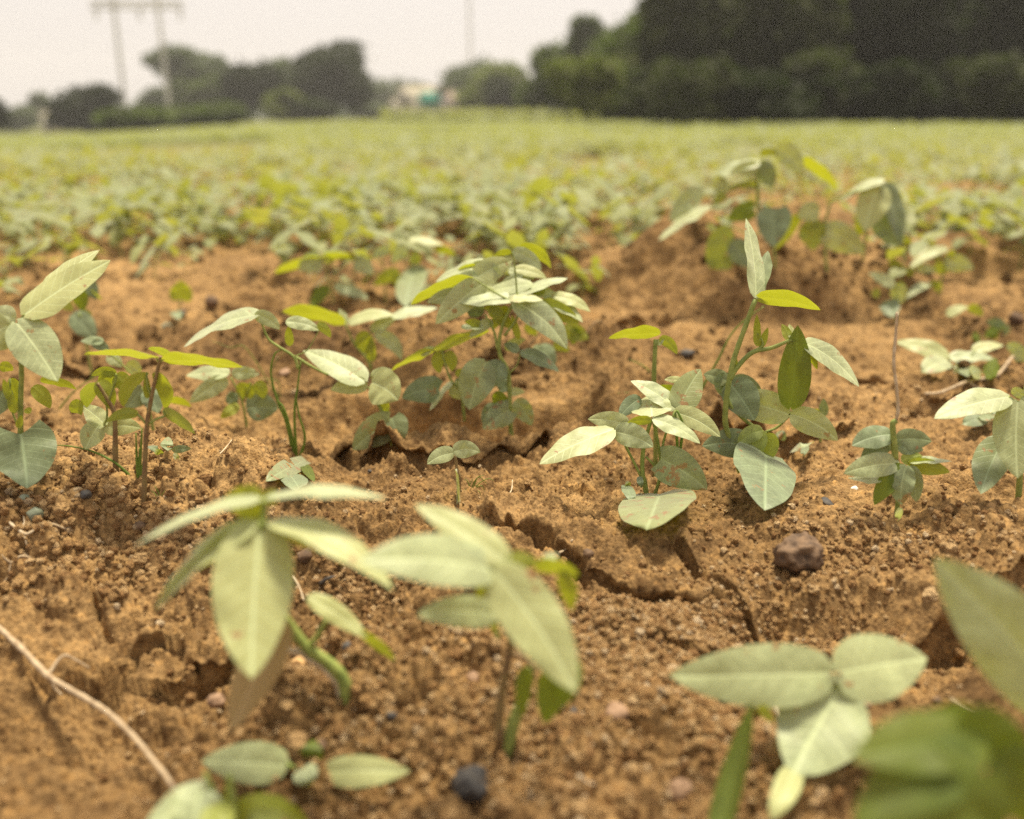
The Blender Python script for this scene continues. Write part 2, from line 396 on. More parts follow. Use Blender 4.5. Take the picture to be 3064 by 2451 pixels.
def leaf_arrays_up(B, C, T, Nn, *a, **k):
    V, F, UV = leaf_arrays(B, C, T, Nn, *a, **k)
    # winding so that the face normal is the upper side
    m = len(F) // 2; f = F[m]; n = np.cross(V[f[1]] - V[f[0]], V[f[3]] - V[f[0]])
    if np.dot(n, np.array(Nn)) < 0: F = F[:, ::-1]
    return V, F, UV

def smooth_path(pts, n=5):
    pts = [np.array(p, float) for p in pts]
    if len(pts) < 3: return [pts[0] + (pts[1] - pts[0]) * k / 3 for k in range(4)]
    q = [2 * pts[0] - pts[1]] + pts + [2 * pts[-1] - pts[-2]]; out_ = []
    for i in range(1, len(q) - 2):
        p0, p1, p2, p3 = q[i - 1:i + 3]
        for k in range(n):
            t = k / n
            out_.append(.5 * ((2 * p1) + (-p0 + p2) * t + (2 * p0 - 5 * p1 + 4 * p2 - p3) * t * t + (-p0 + 3 * p1 - 3 * p2 + p3) * t ** 3))
    out_.append(pts[-1]); return out_
def tube_arrays(path, r0, r1, seg=7, wob=0.0, seed=0, flat=1.0):
    P = smooth_path(path); n = len(P); V = []; F = []
    rs = np.random.default_rng(seed)
    for i, p in enumerate(P):
        d = P[min(i + 1, n - 1)] - P[max(i - 1, 0)]; d = d / (np.linalg.norm(d) + 1e-9)
        a = np.cross(d, (0.3, 1, 0.1)); a /= np.linalg.norm(a) + 1e-9; b = np.cross(d, a)
        r = (r0 + (r1 - r0) * i / (n - 1)) * (1 + wob * rs.uniform(-1, 1))
        for k in range(seg):
            th = 2 * math.pi * k / seg; V.append(p + r * (a * math.cos(th) + b * flat * math.sin(th)))
    for i in range(n - 1):
        for k in range(seg):
            F.append((i * seg + k, i * seg + (k + 1) % seg, (i + 1) * seg + (k + 1) % seg, (i + 1) * seg + k))
    c0 = len(V); V.append(P[0]); V.append(P[-1])
    for k in range(seg):
        F.append((c0, (k + 1) % seg, k, c0)); e = (n - 1) * seg; F.append((c0 + 1, e + k, e + (k + 1) % seg, c0 + 1))
    return np.array(V), np.array(F)
def tube_mesh(name, path, r0, r1, m, **k):
    V, F = tube_arrays(path, r0, r1, **k)
    me = bpy.data.meshes.new(name); me.from_pydata([tuple(v) for v in V], [], [tuple(dict.fromkeys(f)) for f in F.tolist()])
    me.polygons.foreach_set('use_smooth', [True] * len(me.polygons)); me.materials.append(m); me.update(); return me

# ------------------------------------------------------------------ ground
def build_ground():
    rings = np.concatenate([np.geomspace(.03, .27, 24, endpoint=False), np.geomspace(.27, 1.7, 830, endpoint=False),
                            np.geomspace(1.7, 6, 150, endpoint=False), np.geomspace(6, 480, 90)])
    fine = np.linspace(math.radians(-41), math.radians(41), 860)
    coarse = np.linspace(math.radians(41), math.radians(319), 90)[1:-1]
    th = np.concatenate([fine, coarse]); nr, na = len(rings), len(th)
    R, T = np.meshgrid(rings, th, indexing='ij')
    X = (R * np.sin(T)).ravel(); Y = (R * np.cos(T)).ravel()
    Z = height(X, Y)
    inv = np.tile(np.arange(na) >= len(fine), nr)
    V = np.stack([X, Y - overhang(X, Y), Z], 1)
    i, j = np.meshgrid(np.arange(nr - 1), np.arange(na), indexing='ij'); j2 = (j + 1) % na
    F = np.stack([i * na + j, i * na + j2, (i + 1) * na + j2, (i + 1) * na + j], -1).reshape(-1, 4)[:, ::-1]
    # close the tiny hole under the camera
    c = len(V); V = np.vstack([V, [[0, 0, float(height(np.array([0.]), np.array([0.]))[0])]]])
    k = np.arange(na); k2 = (k + 1) % na
    me = np_mesh('ground', V, F, SOIL)
    o = obj('ground', me); tag(o, 'sandy orange brown soil of the field with cracks and mounds', None, None, 'structure')
    return o
build_ground()

# ------------------------------------------------------------------ scatter helper (stuff only)
def ico(seed, rough=.25, sub=1, sq=(1, 1, .8)):
    import bmesh
    bm = bmesh.new(); bmesh.ops.create_icosphere(bm, subdivisions=sub, radius=1)
    rs = random.Random(seed)
    for v in bm.verts:
        v.co *= 1 + rs.uniform(-rough, rough); v.co.x *= sq[0]; v.co.y *= sq[1]; v.co.z *= sq[2]
    return bm
def scatter(name, pts, scales, protos, label, full_rot=True, tilt=.25):
    me = bpy.data.meshes.new(name); me.vertices.add(len(pts)); me.vertices.foreach_set('co', np.asarray(pts, np.float32).ravel())
    at = me.attributes.new('sc', 'FLOAT', 'POINT'); at.data.foreach_set('value', np.asarray(scales, np.float32))
    o = obj(name, me); tag(o, label, None, None, 'stuff')
    g = bpy.data.node_groups.new(name + '_nodes', 'GeometryNodeTree')
    g.interface.new_socket('Geometry', in_out='INPUT', socket_type='NodeSocketGeometry')
    g.interface.new_socket('Geometry', in_out='OUTPUT', socket_type='NodeSocketGeometry')
    gi = g.nodes.new('NodeGroupInput'); go = g.nodes.new('NodeGroupOutput'); L = g.links.new
    j = g.nodes.new('GeometryNodeJoinGeometry')
    for p in reversed(protos):
        oi = g.nodes.new('GeometryNodeObjectInfo'); oi.inputs['Object'].default_value = p; oi.inputs['As Instance'].default_value = True
        L(oi.outputs['Geometry'], j.inputs[0])
    ip = g.nodes.new('GeometryNodeInstanceOnPoints'); ip.inputs['Pick Instance'].default_value = True
    rv = g.nodes.new('FunctionNodeRandomValue'); rv.data_type = 'FLOAT_VECTOR'
    a = (0, 0, 0) if full_rot else (-tilt, -tilt, 0); b = (6.28, 6.28, 6.28) if full_rot else (tilt, tilt, 6.28)
    rv.inputs['Min'].default_value = a; rv.inputs['Max'].default_value = b
    ri = g.nodes.new('FunctionNodeRandomValue'); ri.data_type = 'INT'
    ri.inputs[4].default_value = 0; ri.inputs[5].default_value = len(protos) - 1
    na = g.nodes.new('GeometryNodeInputNamedAttribute'); na.data_type = 'FLOAT'; na.inputs['Name'].default_value = 'sc'
    L(gi.outputs[0], ip.inputs['Points']); L(j.outputs[0], ip.inputs['Instance']); L(ri.outputs[2], ip.inputs['Instance Index'])
    L(rv.outputs[0], ip.inputs['Rotation']); L(na.outputs[0], ip.inputs['Scale']); L(ip.outputs[0], go.inputs[0])
    md = o.modifiers.new('scatter', 'NODES'); md.node_group = g
    return o
crumb_protos = []
for k in range(6):
    bm = ico(100 + k, .22, 1 if k < 4 else 2, (1, .8 + .06 * k, .7 + .05 * k)); me = bpy.data.meshes.new('crumb'); bm.to_mesh(me); bm.free()
    me.materials.append(CRUMB); crumb_protos.append(obj('crumb', me, link=False))
CLODS = []
for k in range(4):
    bm = ico(300 + k, .20, 2, (1, .85, .75)); me = bpy.data.meshes.new('clod'); bm.to_mesh(me); bm.free(); me.materials.append(SOIL); CLODS.append(obj('clod', me, link=False))
def polar_pts(n, r0, r1, half_deg, pw=1.0):
    r = r0 * (r1 / r0) ** (RNG.random(n) ** pw); a = np.radians(RNG.uniform(-half_deg, half_deg, n))
    return r * np.sin(a), r * np.cos(a)
x, y = polar_pts(16000, .95, 5.5, 40)
dens = fbm(x * 5, y * 5, 87, 3); k = RNG.random(len(x)) < sst(-.2, .4, dens) * .9 + .06; x, y = x[k], y[k]
sc = np.clip(np.exp(RNG.normal(math.log(.0036), .5, len(x))), .0016, .013)
scatter('soil_clods', np.stack([x, y, height(x, y) + sc * .1], 1), sc, CLODS, 'broken clods of sandy soil over the mounds and between the rows')
x, y = polar_pts(60000, .27, 2.2, 40)
dens = fbm(x * 11, y * 11, 83, 3); k = RNG.random(len(x)) < sst(-.25, .45, dens) * .9 + .08; x, y = x[k], y[k]
sc = np.exp(RNG.normal(math.log(.00105), .5, len(x))); sc = np.clip(sc, .0006, .0055)
scatter('soil_crumbs', np.stack([x, y, height(x, y) + sc * .25], 1), sc, crumb_protos, 'loose sandy crumbs of soil strewn over the near field')
# washed gravel patches
gx, gy, gs = [], [], []
for (px, py, rx, ry, n, s0) in [(2150, 2080, .050, .030, 2600, .0017), (2280, 2240, .028, .035, 1500, .0020), (2100, 1880, .06, .03, 2400, .0013),
                                (1350, 2250, .12, .07, 1500, .0015), (950, 2050, .05, .06, 900, .0016), (1150, 1760, .06, .03, 700, .0014),
                                (250, 1600, .12, .05, 1300, .0021), (1800, 1900, .1, .04, 1500, .0012), (2700, 1650, .1, .04, 700, .0018)]:
    g = ground_hit(px, py)
    gx.append(g.x + RNG.normal(0, rx * .6, n)); gy.append(g.y + RNG.normal(0, ry * .6, n)); gs.append(np.exp(RNG.normal(math.log(s0), .33, n)))
gx, gy, gs = map(np.concatenate, (gx, gy, gs))
scatter('washed_gravel', np.stack([gx, gy, height(gx, gy) + gs * .35], 1), gs, crumb_protos, 'pale washed gravel grains gathered in patches on the soil')

# ------------------------------------------------------------------ hero plants traced from the photograph
ZOOM = {'A': (0, 700, 2.029), 'B': (800, 650, 1.916), 'C': (1750, 800, 2.029), 'D': (2450, 700, 1.917), 'E': (0, 1400, 1.641),
        'F': (400, 1400, 1.641), 'G': (1050, 1450, 1.723), 'H': (1900, 1500, 1.8136), 'T': (1964, 0, 1.96), 'L': (0, 450, 2.3956), 'S': (0, 0, 1.0)}
SEED = [100]
class Plant:
    wk = 1.0
    def __init__(s, zoom, base, label, group='bean seedlings growing in the near soil', name='bean_plant', cat='plant', Y=None):
        s.ox, s.oy, s.sc = ZOOM[zoom]
        px, py = s.src(*base)
        if Y is None:
            g = ground_hit(px, py)
        else:
            r = ray(px, py); t = Y / r.y; X = r.x * t; g = Vector((X, Y, float(height(np.array([X]), np.array([Y]))[0])))
        s.g = g; s.e = empty(name, g, label, cat, group)
    def src(s, x, y): return s.ox + x / s.sc, s.oy + y / s.sc
    def P(s, x, y, dz=0):
        px, py = s.src(x, y); r = ray(px, py); t = (s.g.y + dz * .01) / r.y
        return CAM + r * t
    def Q(s, x, y, dz=0, lift=.008):   # leaf point, kept above the soil where it droops onto it
        p_ = s.P(x, y, dz)
        if p_.z < float(height(np.array([p_.x]), np.array([p_.y]), False)[0]) + lift:
            r = ray(*s.src(x, y)); t = np.arange(0.12, 6, 0.001); k = int(np.argmax(CAM_H + r.z * t < height(r.x * t, r.y * t, False) + lift + .004)); p_ = CAM + r * float(t[k])
        return p_
    def scale(s, x, y, dz=0):          # metres per zoom pixel at that point
        px, py = s.src(x, y); r = ray(px, py); return (s.g.y + dz * .01) / r.y / FPX / s.sc
    def leaf(s, bx, by, tx, ty, w, side='u', bend=0, z0=0, z1=0, m='l', heart=.12, ratio=.42, name='leaf', fold=.2, curl=.12):
        cl = s.P(tx, ty, z1); cl = cl.z < float(height(np.array([cl.x]), np.array([cl.y]), False)[0]) + .012
        B, T = s.Q(bx, by, z0), s.Q(tx, ty, z1, .012)
        k = s.scale((bx + tx) / 2, (by + ty) / 2, (z0 + z1) / 2)
        ex, ey = tx - bx, ty - by; l = math.hypot(ex, ey) + 1e-6
        nx, ny = (-ey / l, ex / l)
        if ny > 0: nx, ny = -nx, -ny
        C = s.Q((bx + tx) / 2 + nx * bend * 2, (by + ty) / 2 + ny * bend * 2, (z0 + z1) / 2, .022)
        ax = (T - B).normalized(); L = (T - B).length
        mid = (B + T) / 2; v = (CAM - mid).normalized(); nv = (v - ax * v.dot(ax))
        if nv.length < 1e-3: nv = Vector((0, 0, 1))
        nv.normalize(); sd = ax.cross(nv).normalized()
        wa = w * k * 1.13 * s.wk; wr = max(wa, min(ratio * L, 1.12 * wa) if cl else ratio * L)
        c = min(1, wa / wr); ph = math.acos(c) if wr > 0 else 0; ph = min(ph, math.radians(82))
        sg = 1 if side == 'u' else -1
        c1 = nv * math.cos(ph) * sg + sd * math.sin(ph); c2 = nv * math.cos(ph) * sg - sd * math.sin(ph)
        Nn = c1 if c1.z > c2.z else c2
        SEED[0] += 1
        V, F, UV = leaf_arrays_up(B - s.g, C - s.g, T - s.g, Nn, wr, heart=heart, rows=18, half=5, fold=fold, curl=curl, seed=SEED[0])
        obj(name, np_mesh('leaf_mesh', V, F, MATS[m], UV), s.e)
        return s
    def hair(s, pts, r):
        return
    def stem(s, pts, r0=1.5, r1=1.0, m=None, name='stem', ground=False):
        q = []
        for i, p in enumerate(pts): q.append(s.P(*p) - s.g)
        if ground: q[0] = Vector((q[0].x, q[0].y, -.01)) if abs(q[0].z) < .06 else q[0]
        SEED[0] += 1
        obj(name, tube_mesh(name, q, r0 * .0012, r1 * .0012, m or STEM, wob=.06, seed=SEED[0]), s.e)
        return s
    def pet(s, *pts, r=.7): return s.stem(pts, r, r * .75, None, 'petiole')
    def bud(s, x, y, x2, y2, w, z=0): return s.leaf(x, y, x2, y2, w, 'd', 0, z, z, 'y', 0, .3, 'bud')

# --- left edge
p = Plant('A', (122, 1500), 'large heart-leaved bean plant cut by the left edge of the picture')
p.stem([(122, 1500), (125, 1200), (126, 1000), (130, 810), (108, 545)], 1.7, 1.2, ground=True)
p.leaf(150, 490, 670, 160, 165, 'u', 12, 0, 3, 'l', .1).leaf(280, 330, 605, 95, 95, 'u', 8, 4, 7, 'l', .1)
p.leaf(95, 515, -70, 480, 120, 'u', 5, 0, 1).leaf(108, 545, 350, 895, 235, 'u', 10, -.5, -2, 'l', .22)
p.leaf(60, 555, -160, 680, 230, 'u', 10, -.5, -2).leaf(125, 1215, 165, 1545, 325, 'u', 6, -.5, -1.5, 'b', .62)
p.leaf(30, 930, -60, 1120, 120, 'u', 0, 0, -1, 'b').leaf(70, 880, 110, 1040, 60, 'd', 5, 1, 1, 'y').leaf(250, 890, 465, 945, 46, 'd', 18, 3, 4, 'y')
p.leaf(200, 930, 305, 1060, 80, 'd', 10, 3, 3, 'y').leaf(0, 800, 80, 830, 60, 'd', 8, 2, 3, 'y').leaf(160, 1060, 185, 1090, 40, 'd', 0, 1, 1, 'y')
p.pet((108, 545), (130, 510), (150, 488)).pet((125, 1200), (70, 1060), (60, 880)).bud(60, 1010, 20, 880, 40, -.5).bud(90, 1090, 60, 960, 50, -.5).bud(110, 1180, 130, 1100, 34, -.5)
# --- slim plant
p = Plant('A', (860, 1625), 'slim bean plant with flat yellow-green top leaves beside a grass tuft')
p.stem([(858, 1625), (880, 1400), (893, 1160), (922, 980), (968, 780), (975, 745)], 1.6, .9, STEM_RED, ground=True)
p.leaf(958, 748, 510, 735, 42, 'd', 12, 0, 2, 'y').leaf(1000, 765, 1475, 808, 62, 'd', 14, 0, 0, 'y').leaf(1060, 748, 900, 697, 40, 'd', 6, 1, 2, 'y')
p.leaf(1000, 738, 1110, 752, 22, 'u', 4, 1, 1).leaf(835, 1095, 648, 1145, 62, 'd', 26, 0, -1, 'l').leaf(992, 1075, 1185, 1215, 62, 'd', 14, 0, -.5, 'l')
p.leaf(880, 842, 752, 1050, 82, 'd', 34, 0, 1, 'y').leaf(945, 845, 1000, 1065, 80, 'd', 28, 0, 1, 'y')
p.pet((893, 1160), (860, 1120), (835, 1095)).pet((893, 1165), (950, 1125), (1000, 1105), (992, 1075)).pet((920, 990), (895, 920), (890, 840)).bud(895, 1000, 885, 850, 40)
p.stem([(965, 790), (950, 750)], .6, .5, None, 'petiole').stem([(968, 785), (995, 755)], .6, .5, None, 'petiole')
# --- plant behind it
p = Plant('A', (700, 1475), 'bean plant with drooping grey-green leaves on a brown stem left of the slim plant')
p.wk = 1.2
p.stem([(700, 1475), (700, 1330), (700, 1200), (690, 1080), (640, 980), (590, 905)], 1.8, 1.0, STEM_RED, ground=True)
p.leaf(640, 1160, 500, 1045, 90, 'u', 6, 0, 2).leaf(600, 1160, 518, 1310, 100, 'u', 6, 0, -1).leaf(630, 1180, 858, 1180, 90, 'u', 16, 0, 1)
p.leaf(505, 1050, 432, 1085, 76, 'd', 14, 0, 0, 'y').leaf(575, 905, 528, 1055, 66, 'd', 20, 0, 1, 'l').leaf(590, 900, 672, 1070, 80, 'd', 20, 0, 0, 'y')
p.leaf(705, 850, 555, 862, 46, 'd', 20, 2, 2, 'y').leaf(700, 850, 640, 970, 95, 'd', 16, 2, 2, 'y').leaf(700, 860, 750, 960, 80, 'd', 16, 2, 2, 'y')
p.pet((640, 980), (650, 1100), (630, 1170)).pet((660, 1010), (700, 900), (705, 850))
p = Plant('A', (940, 1230), 'grey-leaved bean plant half hidden behind the slim plant')
p.stem([(940, 1230), (900, 1050), (860, 930)], 1.4, .8, ground=True)
p.leaf(870, 940, 770, 1065, 130, 'u', 8, 0, -1, 'b').leaf(890, 950, 960, 1090, 110, 'u', 8, 0, -1, 'b').leaf(770, 790, 855, 850, 80, 'u', 6, 1, 2)
p.leaf(620, 660, 490, 650, 50, 'u', 8, 3, 4, 'b').leaf(560, 660, 665, 720, 60, 'u', 10, 3, 3, 'b').leaf(650, 740, 740, 810, 70, 'u', 8, 2, 2).leaf(1010, 1010, 1160, 1050, 40, 'd', 16, 2, 3, 'y')
p.pet((860, 930), (780, 830), (640, 700)).pet((900, 1050), (960, 1015), (1010, 1010))
p = Plant('A', (590, 905), 'blurred bean plant with one hanging grey leaf beside the big left plant')
p.leaf(440, 490, 575, 650, 120, 'u', 10, 0, -1, 'b').leaf(470, 340, 500, 470, 80, 'd', 6, 1, 1, 'k').leaf(500, 270, 585, 400, 90, 'u', 8, 2, 2, 'b')
p.leaf(360, 410, 440, 470, 60, 'd', 8, 1, 1, 'y').leaf(480, 480, 560, 490, 40, 'd', 5, 1, 1, 'y').leaf(520, 350, 620, 400, 26, 'd', 8, 2, 2, 'y')
p.stem([(560, 860), (520, 650), (480, 480)], 1.5, .9, ground=True)
p = Plant('A', (1020, 1365), 'tiny low plant with four small leaves on the bare soil', 'weed seedlings on the soil', 'small_weed', 'weed')
p.leaf(1012, 1315, 1022, 1232, 62, 'u', 2, 0, 2, 'b', 0).leaf(1045, 1315, 1162, 1305, 42, 'u', 4, 0, 0, 'b', 0).leaf(990, 1325, 890, 1290, 34, 'u', 4, 0, 0, 'b', 0)
p.leaf(985, 1340, 925, 1310, 34, 'd', 4, -.5, -.5, 'y', 0).leaf(1050, 1340, 1090, 1375, 30, 'd', 4, -.5, -.5, 'y', 0).stem([(1018, 1375), (1015, 1320)], .8, .6)
p = Plant('A', (1090, 520), 'single round yellow-green leaf on a short stalk on the bare mound', 'weed seedlings on the soil', 'small_weed', 'weed')
p.leaf(1095, 400, 1100, 282, 118, 'd', 0, 0, 0, 'y', .3, .9).stem([(1088, 520), (1088, 470), (1095, 400)], 1.4, .9, ground=True).leaf(1060, 470, 1100, 520, 50, 'u', 0, -.5, -.5, 'b')
# --- arched plant with grass stalks (zoom A/B)
p = Plant('B', (155, 1375), 'bean plant with long arching leaf and many thin green stalks')
for q in ([(155, 1375), (110, 1180), (60, 1060), (20, 900), (40, 790), (80, 760)], [(150, 1375), (125, 1200), (90, 1090), (60, 1050), (30, 960)], [(165, 1375), (155, 1130), (175, 960), (190, 830)], [(170, 1375), (215, 1270), (180, 1130), (165, 1040)], [(160, 1375), (140, 1250), (115, 1150)]):
    p.stem(q, 1.3, .5, GRASS, 'stalk', True)
p.leaf(-60, 560, -480, 745, 62, 'u', 34, 0, 1, 'l').leaf(-70, 560, 70, 645, 74, 'u', 16, 0, 0, 'l').leaf(110, 600, 302, 650, 66, 'u', 14, 0, 0).leaf(290, 610, 362, 692, 48, 'd', 10, 0, 0, 'y')
p.stem([(175, 870), (150, 800), (60, 740), (0, 690), (-40, 580)], 1.3, .8).bud(130, 740, 120, 620, 44).pet((150, 800), (230, 760), (300, 640), r=.5)
p.leaf(240, 1388, -10, 1515, 78, 'u', 10, -.5, -1, 's').leaf(130, 1480, 190, 1570, 86, 'u', 4, -1, -1, 'b').leaf(200, 1400, 270, 1520, 40, 'u', 0, -.5, -.5, 'k')
p = Plant('A', (1500, 1170), 'bean plant with pale splayed leaves left of the thin stalks')
p.wk = 1.2
p.stem([(1500, 1170), (1470, 1020), (1400, 870)], 1.2, .8, ground=True)
p.leaf(1385, 850, 1130, 860, 66, 'u', 10, 0, 1).leaf(1375, 880, 1150, 1025, 84, 'u', 8, 0, -2).leaf(1410, 850, 1575, 850, 62, 'u', 6, 0, 1)
p.leaf(1480, 905, 1480, 1010, 60, 'd', 6, 0, 0, 'y').leaf(1550, 905, 1600, 1000, 66, 'd', 8, 0, 0, 'y').leaf(1500, 1060, 1690, 1060, 130, 'u', 8, 0, 1, 'b').leaf(1450, 1040, 1340, 1120, 50, 'd', 5, 0, 0, 'y').leaf(1380, 980, 1440, 1030, 60, 'u', 5, 1, 1, 'b')
p.pet((1470, 1020), (1520, 930), (1515, 905)).bud(1515, 1000, 1515, 900, 44)
# --- centre
p = Plant('B', (720, 1325), 'bean plant in front of the dark hollow with folded grey leaves on a leaning stem')
p.wk = 1.18
p.stem([(720, 1325), (690, 1190), (640, 1080), (583, 975)], 1.8, 1.2, ground=True)
p.leaf(555, 940, 205, 765, 118, 'u', 14, 0, 3).leaf(570, 962, 362, 990, 78, 'u', 10, 0, 1).leaf(600, 950, 750, 1050, 165, 'u', 14, 0, -1).leaf(600, 930, 720, 880, 60, 'u', 8, 1, 2)
p.leaf(700, 1180, 490, 1336, 138, 'u', 14, -.3, -1.5, 's', .4).leaf(715, 1150, 735, 1312, 110, 'u', 12, 0, -.5, 'b', .3).leaf(655, 1045, 688, 1130, 42, 'd', 4, 0, 0, 'y')
p.stem([(640, 1290), (650, 1250), (690, 1200)], .7, .6, STRAW, 'petiole').stem([(160, 800), (260, 860), (350, 905)], 1.3, .9, None, 'petiole')
p = Plant('B', (600, 905), 'bean plant with leaves spread like arms above a young folded leaf pair')
p.wk = 1.2
p.stem([(600, 930), (575, 820), (500, 730), (445, 610)], 1.4, 1.0)
p.leaf(440, 600, 85, 542, 60, 'd', 16, 0, 1, 'y').leaf(455, 610, 410, 525, 34, 'u', 4, 1, 2).leaf(470, 605, 725, 560, 52, 'u', 20, 0, 0).leaf(600, 655, 745, 575, 56, 'u', 8, 0, 1).leaf(720, 575, 975, 520, 44, 'u', 8, 0, 2)
p.leaf(590, 675, 560, 780, 84, 'd', 20, 0, 0, 'y').leaf(620, 672, 768, 820, 64, 'u', 34, 0, 0).bud(595, 830, 595, 690, 44).pet((595, 900), (600, 780), (600, 680)).pet((500, 730), (600, 660), (610, 650), r=.6)
p = Plant('B', (1130, 1180), 'small bean plant with round shaded leaves in the dark hollow')
p.stem([(1130, 1170), (1110, 1000), (1060, 945), (1030, 880), (1000, 765)], 1.4, .8)
p.leaf(950, 765, 708, 882, 42, 'd', 10, 0, 0, 'y').leaf(880, 790, 960, 745, 40, 'u', 4, 0, 0).leaf(955, 762, 1275, 650, 46, 'd', 8, 0, 1, 'y')
p.leaf(990, 775, 990, 895, 66, 'd', 14, 0, 0, 'y').leaf(1025, 775, 1055, 885, 66, 'd', 14, 0, 0, 'y')
p.leaf(985, 990, 772, 1040, 140, 'u', 18, 0, -1, 'b', .3, .7).leaf(1058, 945, 930, 1110, 28, 'u', 4, 0, -1).leaf(1060, 960, 1130, 1045, 90, 'u', 4, 0, 0).leaf(1080, 900, 1172, 905, 46, 'd', 8, 1, 1, 'y')
p.leaf(1160, 1000, 1075, 930, 90, 'u', 4, 2, 2, 'b')
p = Plant('B', (1402, 1300), 'tallest bushy bean plant in the centre with bright fanned top leaves')
p.wk = 1.12
p.stem([(1402, 1300), (1390, 1130), (1382, 900), (1330, 780), (1345, 630), (1412, 490)], 2.0, 1.3, ground=True)
p.stem([(1320, 760), (1300, 660), (1250, 560)], 1.3, .8).stem([(1360, 680), (1440, 560), (1430, 430)], 1.2, .8).pet((1382, 900), (1430, 850), (1450, 780)).pet((1390, 1140), (1430, 1100), (1480, 1070), r=.6).pet((1390, 1150), (1370, 1170), (1340, 1150), r=.6)
p.leaf(1400, 470, 1100, 492, 60, 'u', 12, 0, 0).leaf(1240, 375, 965, 612, 128, 'u', 8, 1, -1).leaf(1110, 440, 915, 490, 70, 'u', 6, 1, 1).leaf(1170, 352, 822, 502, 58, 'd', 22, 1, 2, 'y')
p.leaf(1190, 355, 1405, 250, 112, 'u', 10, 2, 4).leaf(1390, 470, 1580, 475, 36, 'u', 6, -1, -1).leaf(1400, 455, 1722, 350, 40, 'u', 12, 0, 3).leaf(1510, 385, 1225, 442, 60, 'u', 8, 1, 2)
p.leaf(1418, 488, 1718, 755, 128, 'u', 36, -.5, -2, 'l').leaf(1550, 505, 1788, 608, 92, 'd', 14, 0, 0, 'y').leaf(1640, 455, 1852, 542, 58, 'u', 22, 1, 1).leaf(1590, 470, 1808, 602, 60, 'u', 22, 1, 0)
p.leaf(1410, 195, 1572, 302, 70, 'u', 16, 5, 4).leaf(1450, 180, 1625, 295, 58, 'd', 34, 6, 5, 'y').leaf(1395, 200, 1300, 222, 30, 'd', 6, 6, 6, 'y').leaf(1385, 310, 1535, 355, 46, 'u', 6, 3, 3)
p.leaf(1260, 262, 965, 372, 52, 'u', 16, 4, 4).leaf(1230, 280, 1090, 300, 26, 'd', 6, 4, 4, 'y').leaf(1400, 440, 1560, 400, 50, 'u', 5, 1, 2).leaf(1590, 430, 1500, 425, 34, 'd', 5, 1, 1, 'y')
p.leaf(1455, 775, 1672, 886, 60, 'u', 14, -.5, -.5, 'b').leaf(1440, 770, 1355, 728, 44, 'u', 5, 0, 1, 'b').leaf(1250, 830, 1158, 1105, 165, 'u', 12, -.5, -2, 's', .15).leaf(1345, 835, 1265, 990, 110, 'u', 10, -.3, -1, 'b')
p.leaf(1385, 1105, 1235, 1215, 116, 'u', 6, -.3, -1, 's', .5).leaf(1330, 1090, 1232, 1180, 90, 'u', 4, 0, -.5, 'b').leaf(1425, 1050, 1515, 1195, 86, 'u', 8, 0, -.5, 's').leaf(1378, 1005, 1476, 1003, 40, 'u', 4, 0, 0)
p.leaf(1370, 1000, 1330, 905, 66, 'u', 4, 0, 1, 'b').leaf(1358, 1015, 1310, 1090, 80, 'd', 6, 0, 0, 'k').leaf(1345, 560, 1240, 522, 52, 'd', 14, 0, 0, 'y').leaf(1270, 530, 1345, 590, 60, 'd', 10, 0, 0, 'y')
p.leaf(1200, 570, 1165, 470, 80, 'u', 4, 2, 2, 'b').leaf(1115, 630, 1250, 640, 28, 'u', 4, 1, 1, 'b').bud(1440, 700, 1400, 560, 34).pet((1412, 490), (1300, 430), (1180, 352), r=.8).pet((1430, 430), (1420, 300), (1405, 200), r=.7)
for bx, by, tx, ty, w_, sd, z in [(1300, 420, 1120, 520, 60, 'u', 1), (1410, 500, 1560, 640, 62, 'u', 0), (1200, 330, 1050, 400, 54, 'u', 2), (1330, 330, 1180, 260, 60, 'u', 3), (1500, 420, 1680, 470, 52, 'u', 1.5), (1380, 520, 1290, 650, 56, 'd', 1),
                                   (1420, 300, 1600, 350, 50, 'u', 3), (1290, 600, 1160, 690, 52, 'u', 1), (1370, 760, 1480, 700, 46, 'u', 1.5), (1300, 560, 1400, 640, 60, 'd', .5), (1340, 420, 1470, 330, 50, 'u', 2.5), (1230, 640, 1130, 600, 44, 'd', 1)]:
    p.leaf(bx, by, tx, ty, w_, sd, 12, z, z, 'l' if sd == 'u' else 'y')
p = Plant('B', (1560, 850), 'dark shaded bean plant tucked behind the right side of the bushy central plant')
p.stem([(1560, 850), (1500, 760), (1540, 690), (1590, 640)], 1.4, .9, STEM_RED)
p.leaf(1550, 750, 1650, 850, 110, 'u', 6, 0, -1, 'b').leaf(1590, 750, 1500, 820, 70, 'u', 6, 0, 0, 'b').leaf(1700, 640, 1842, 700, 92, 'd', 8, 0, 0, 'y').leaf(1640, 730, 1730, 770, 60, 'd', 8, 0, 0, 'y').leaf(1780, 640, 1750, 730, 60, 'd', 5, 0, 0, 'k').leaf(1480, 620, 1540, 680, 60, 'd', 8, 0, 0, 'y')
p = Plant('B', (1092, 1590), 'tiny two-leaved seedling alone on the open soil', name='seedling', cat='seedling')
p.stem([(1092, 1590), (1100, 1500), (1088, 1450), (1074, 1365)], 1.4, 1.0, STEM_RED, ground=True)
p.leaf(1068, 1352, 916, 1416, 84, 'u', 14, 0, -.8, 'l', .1).leaf(1068, 1345, 1220, 1348, 92, 'u', 16, 0, -.2, 'l', .1).leaf(1090, 1590, 1082, 1510, 22, 'd', 0, -.3, -.3, 'y', 0)
p = Plant('B', (380, 525), 'blurred bean plant with spread top leaves on the mound behind the central plants')
p.wk = 1.2
p.stem([(380, 530), (372, 450), (350, 380), (335, 250)], 1.6, 1.0, ground=True)
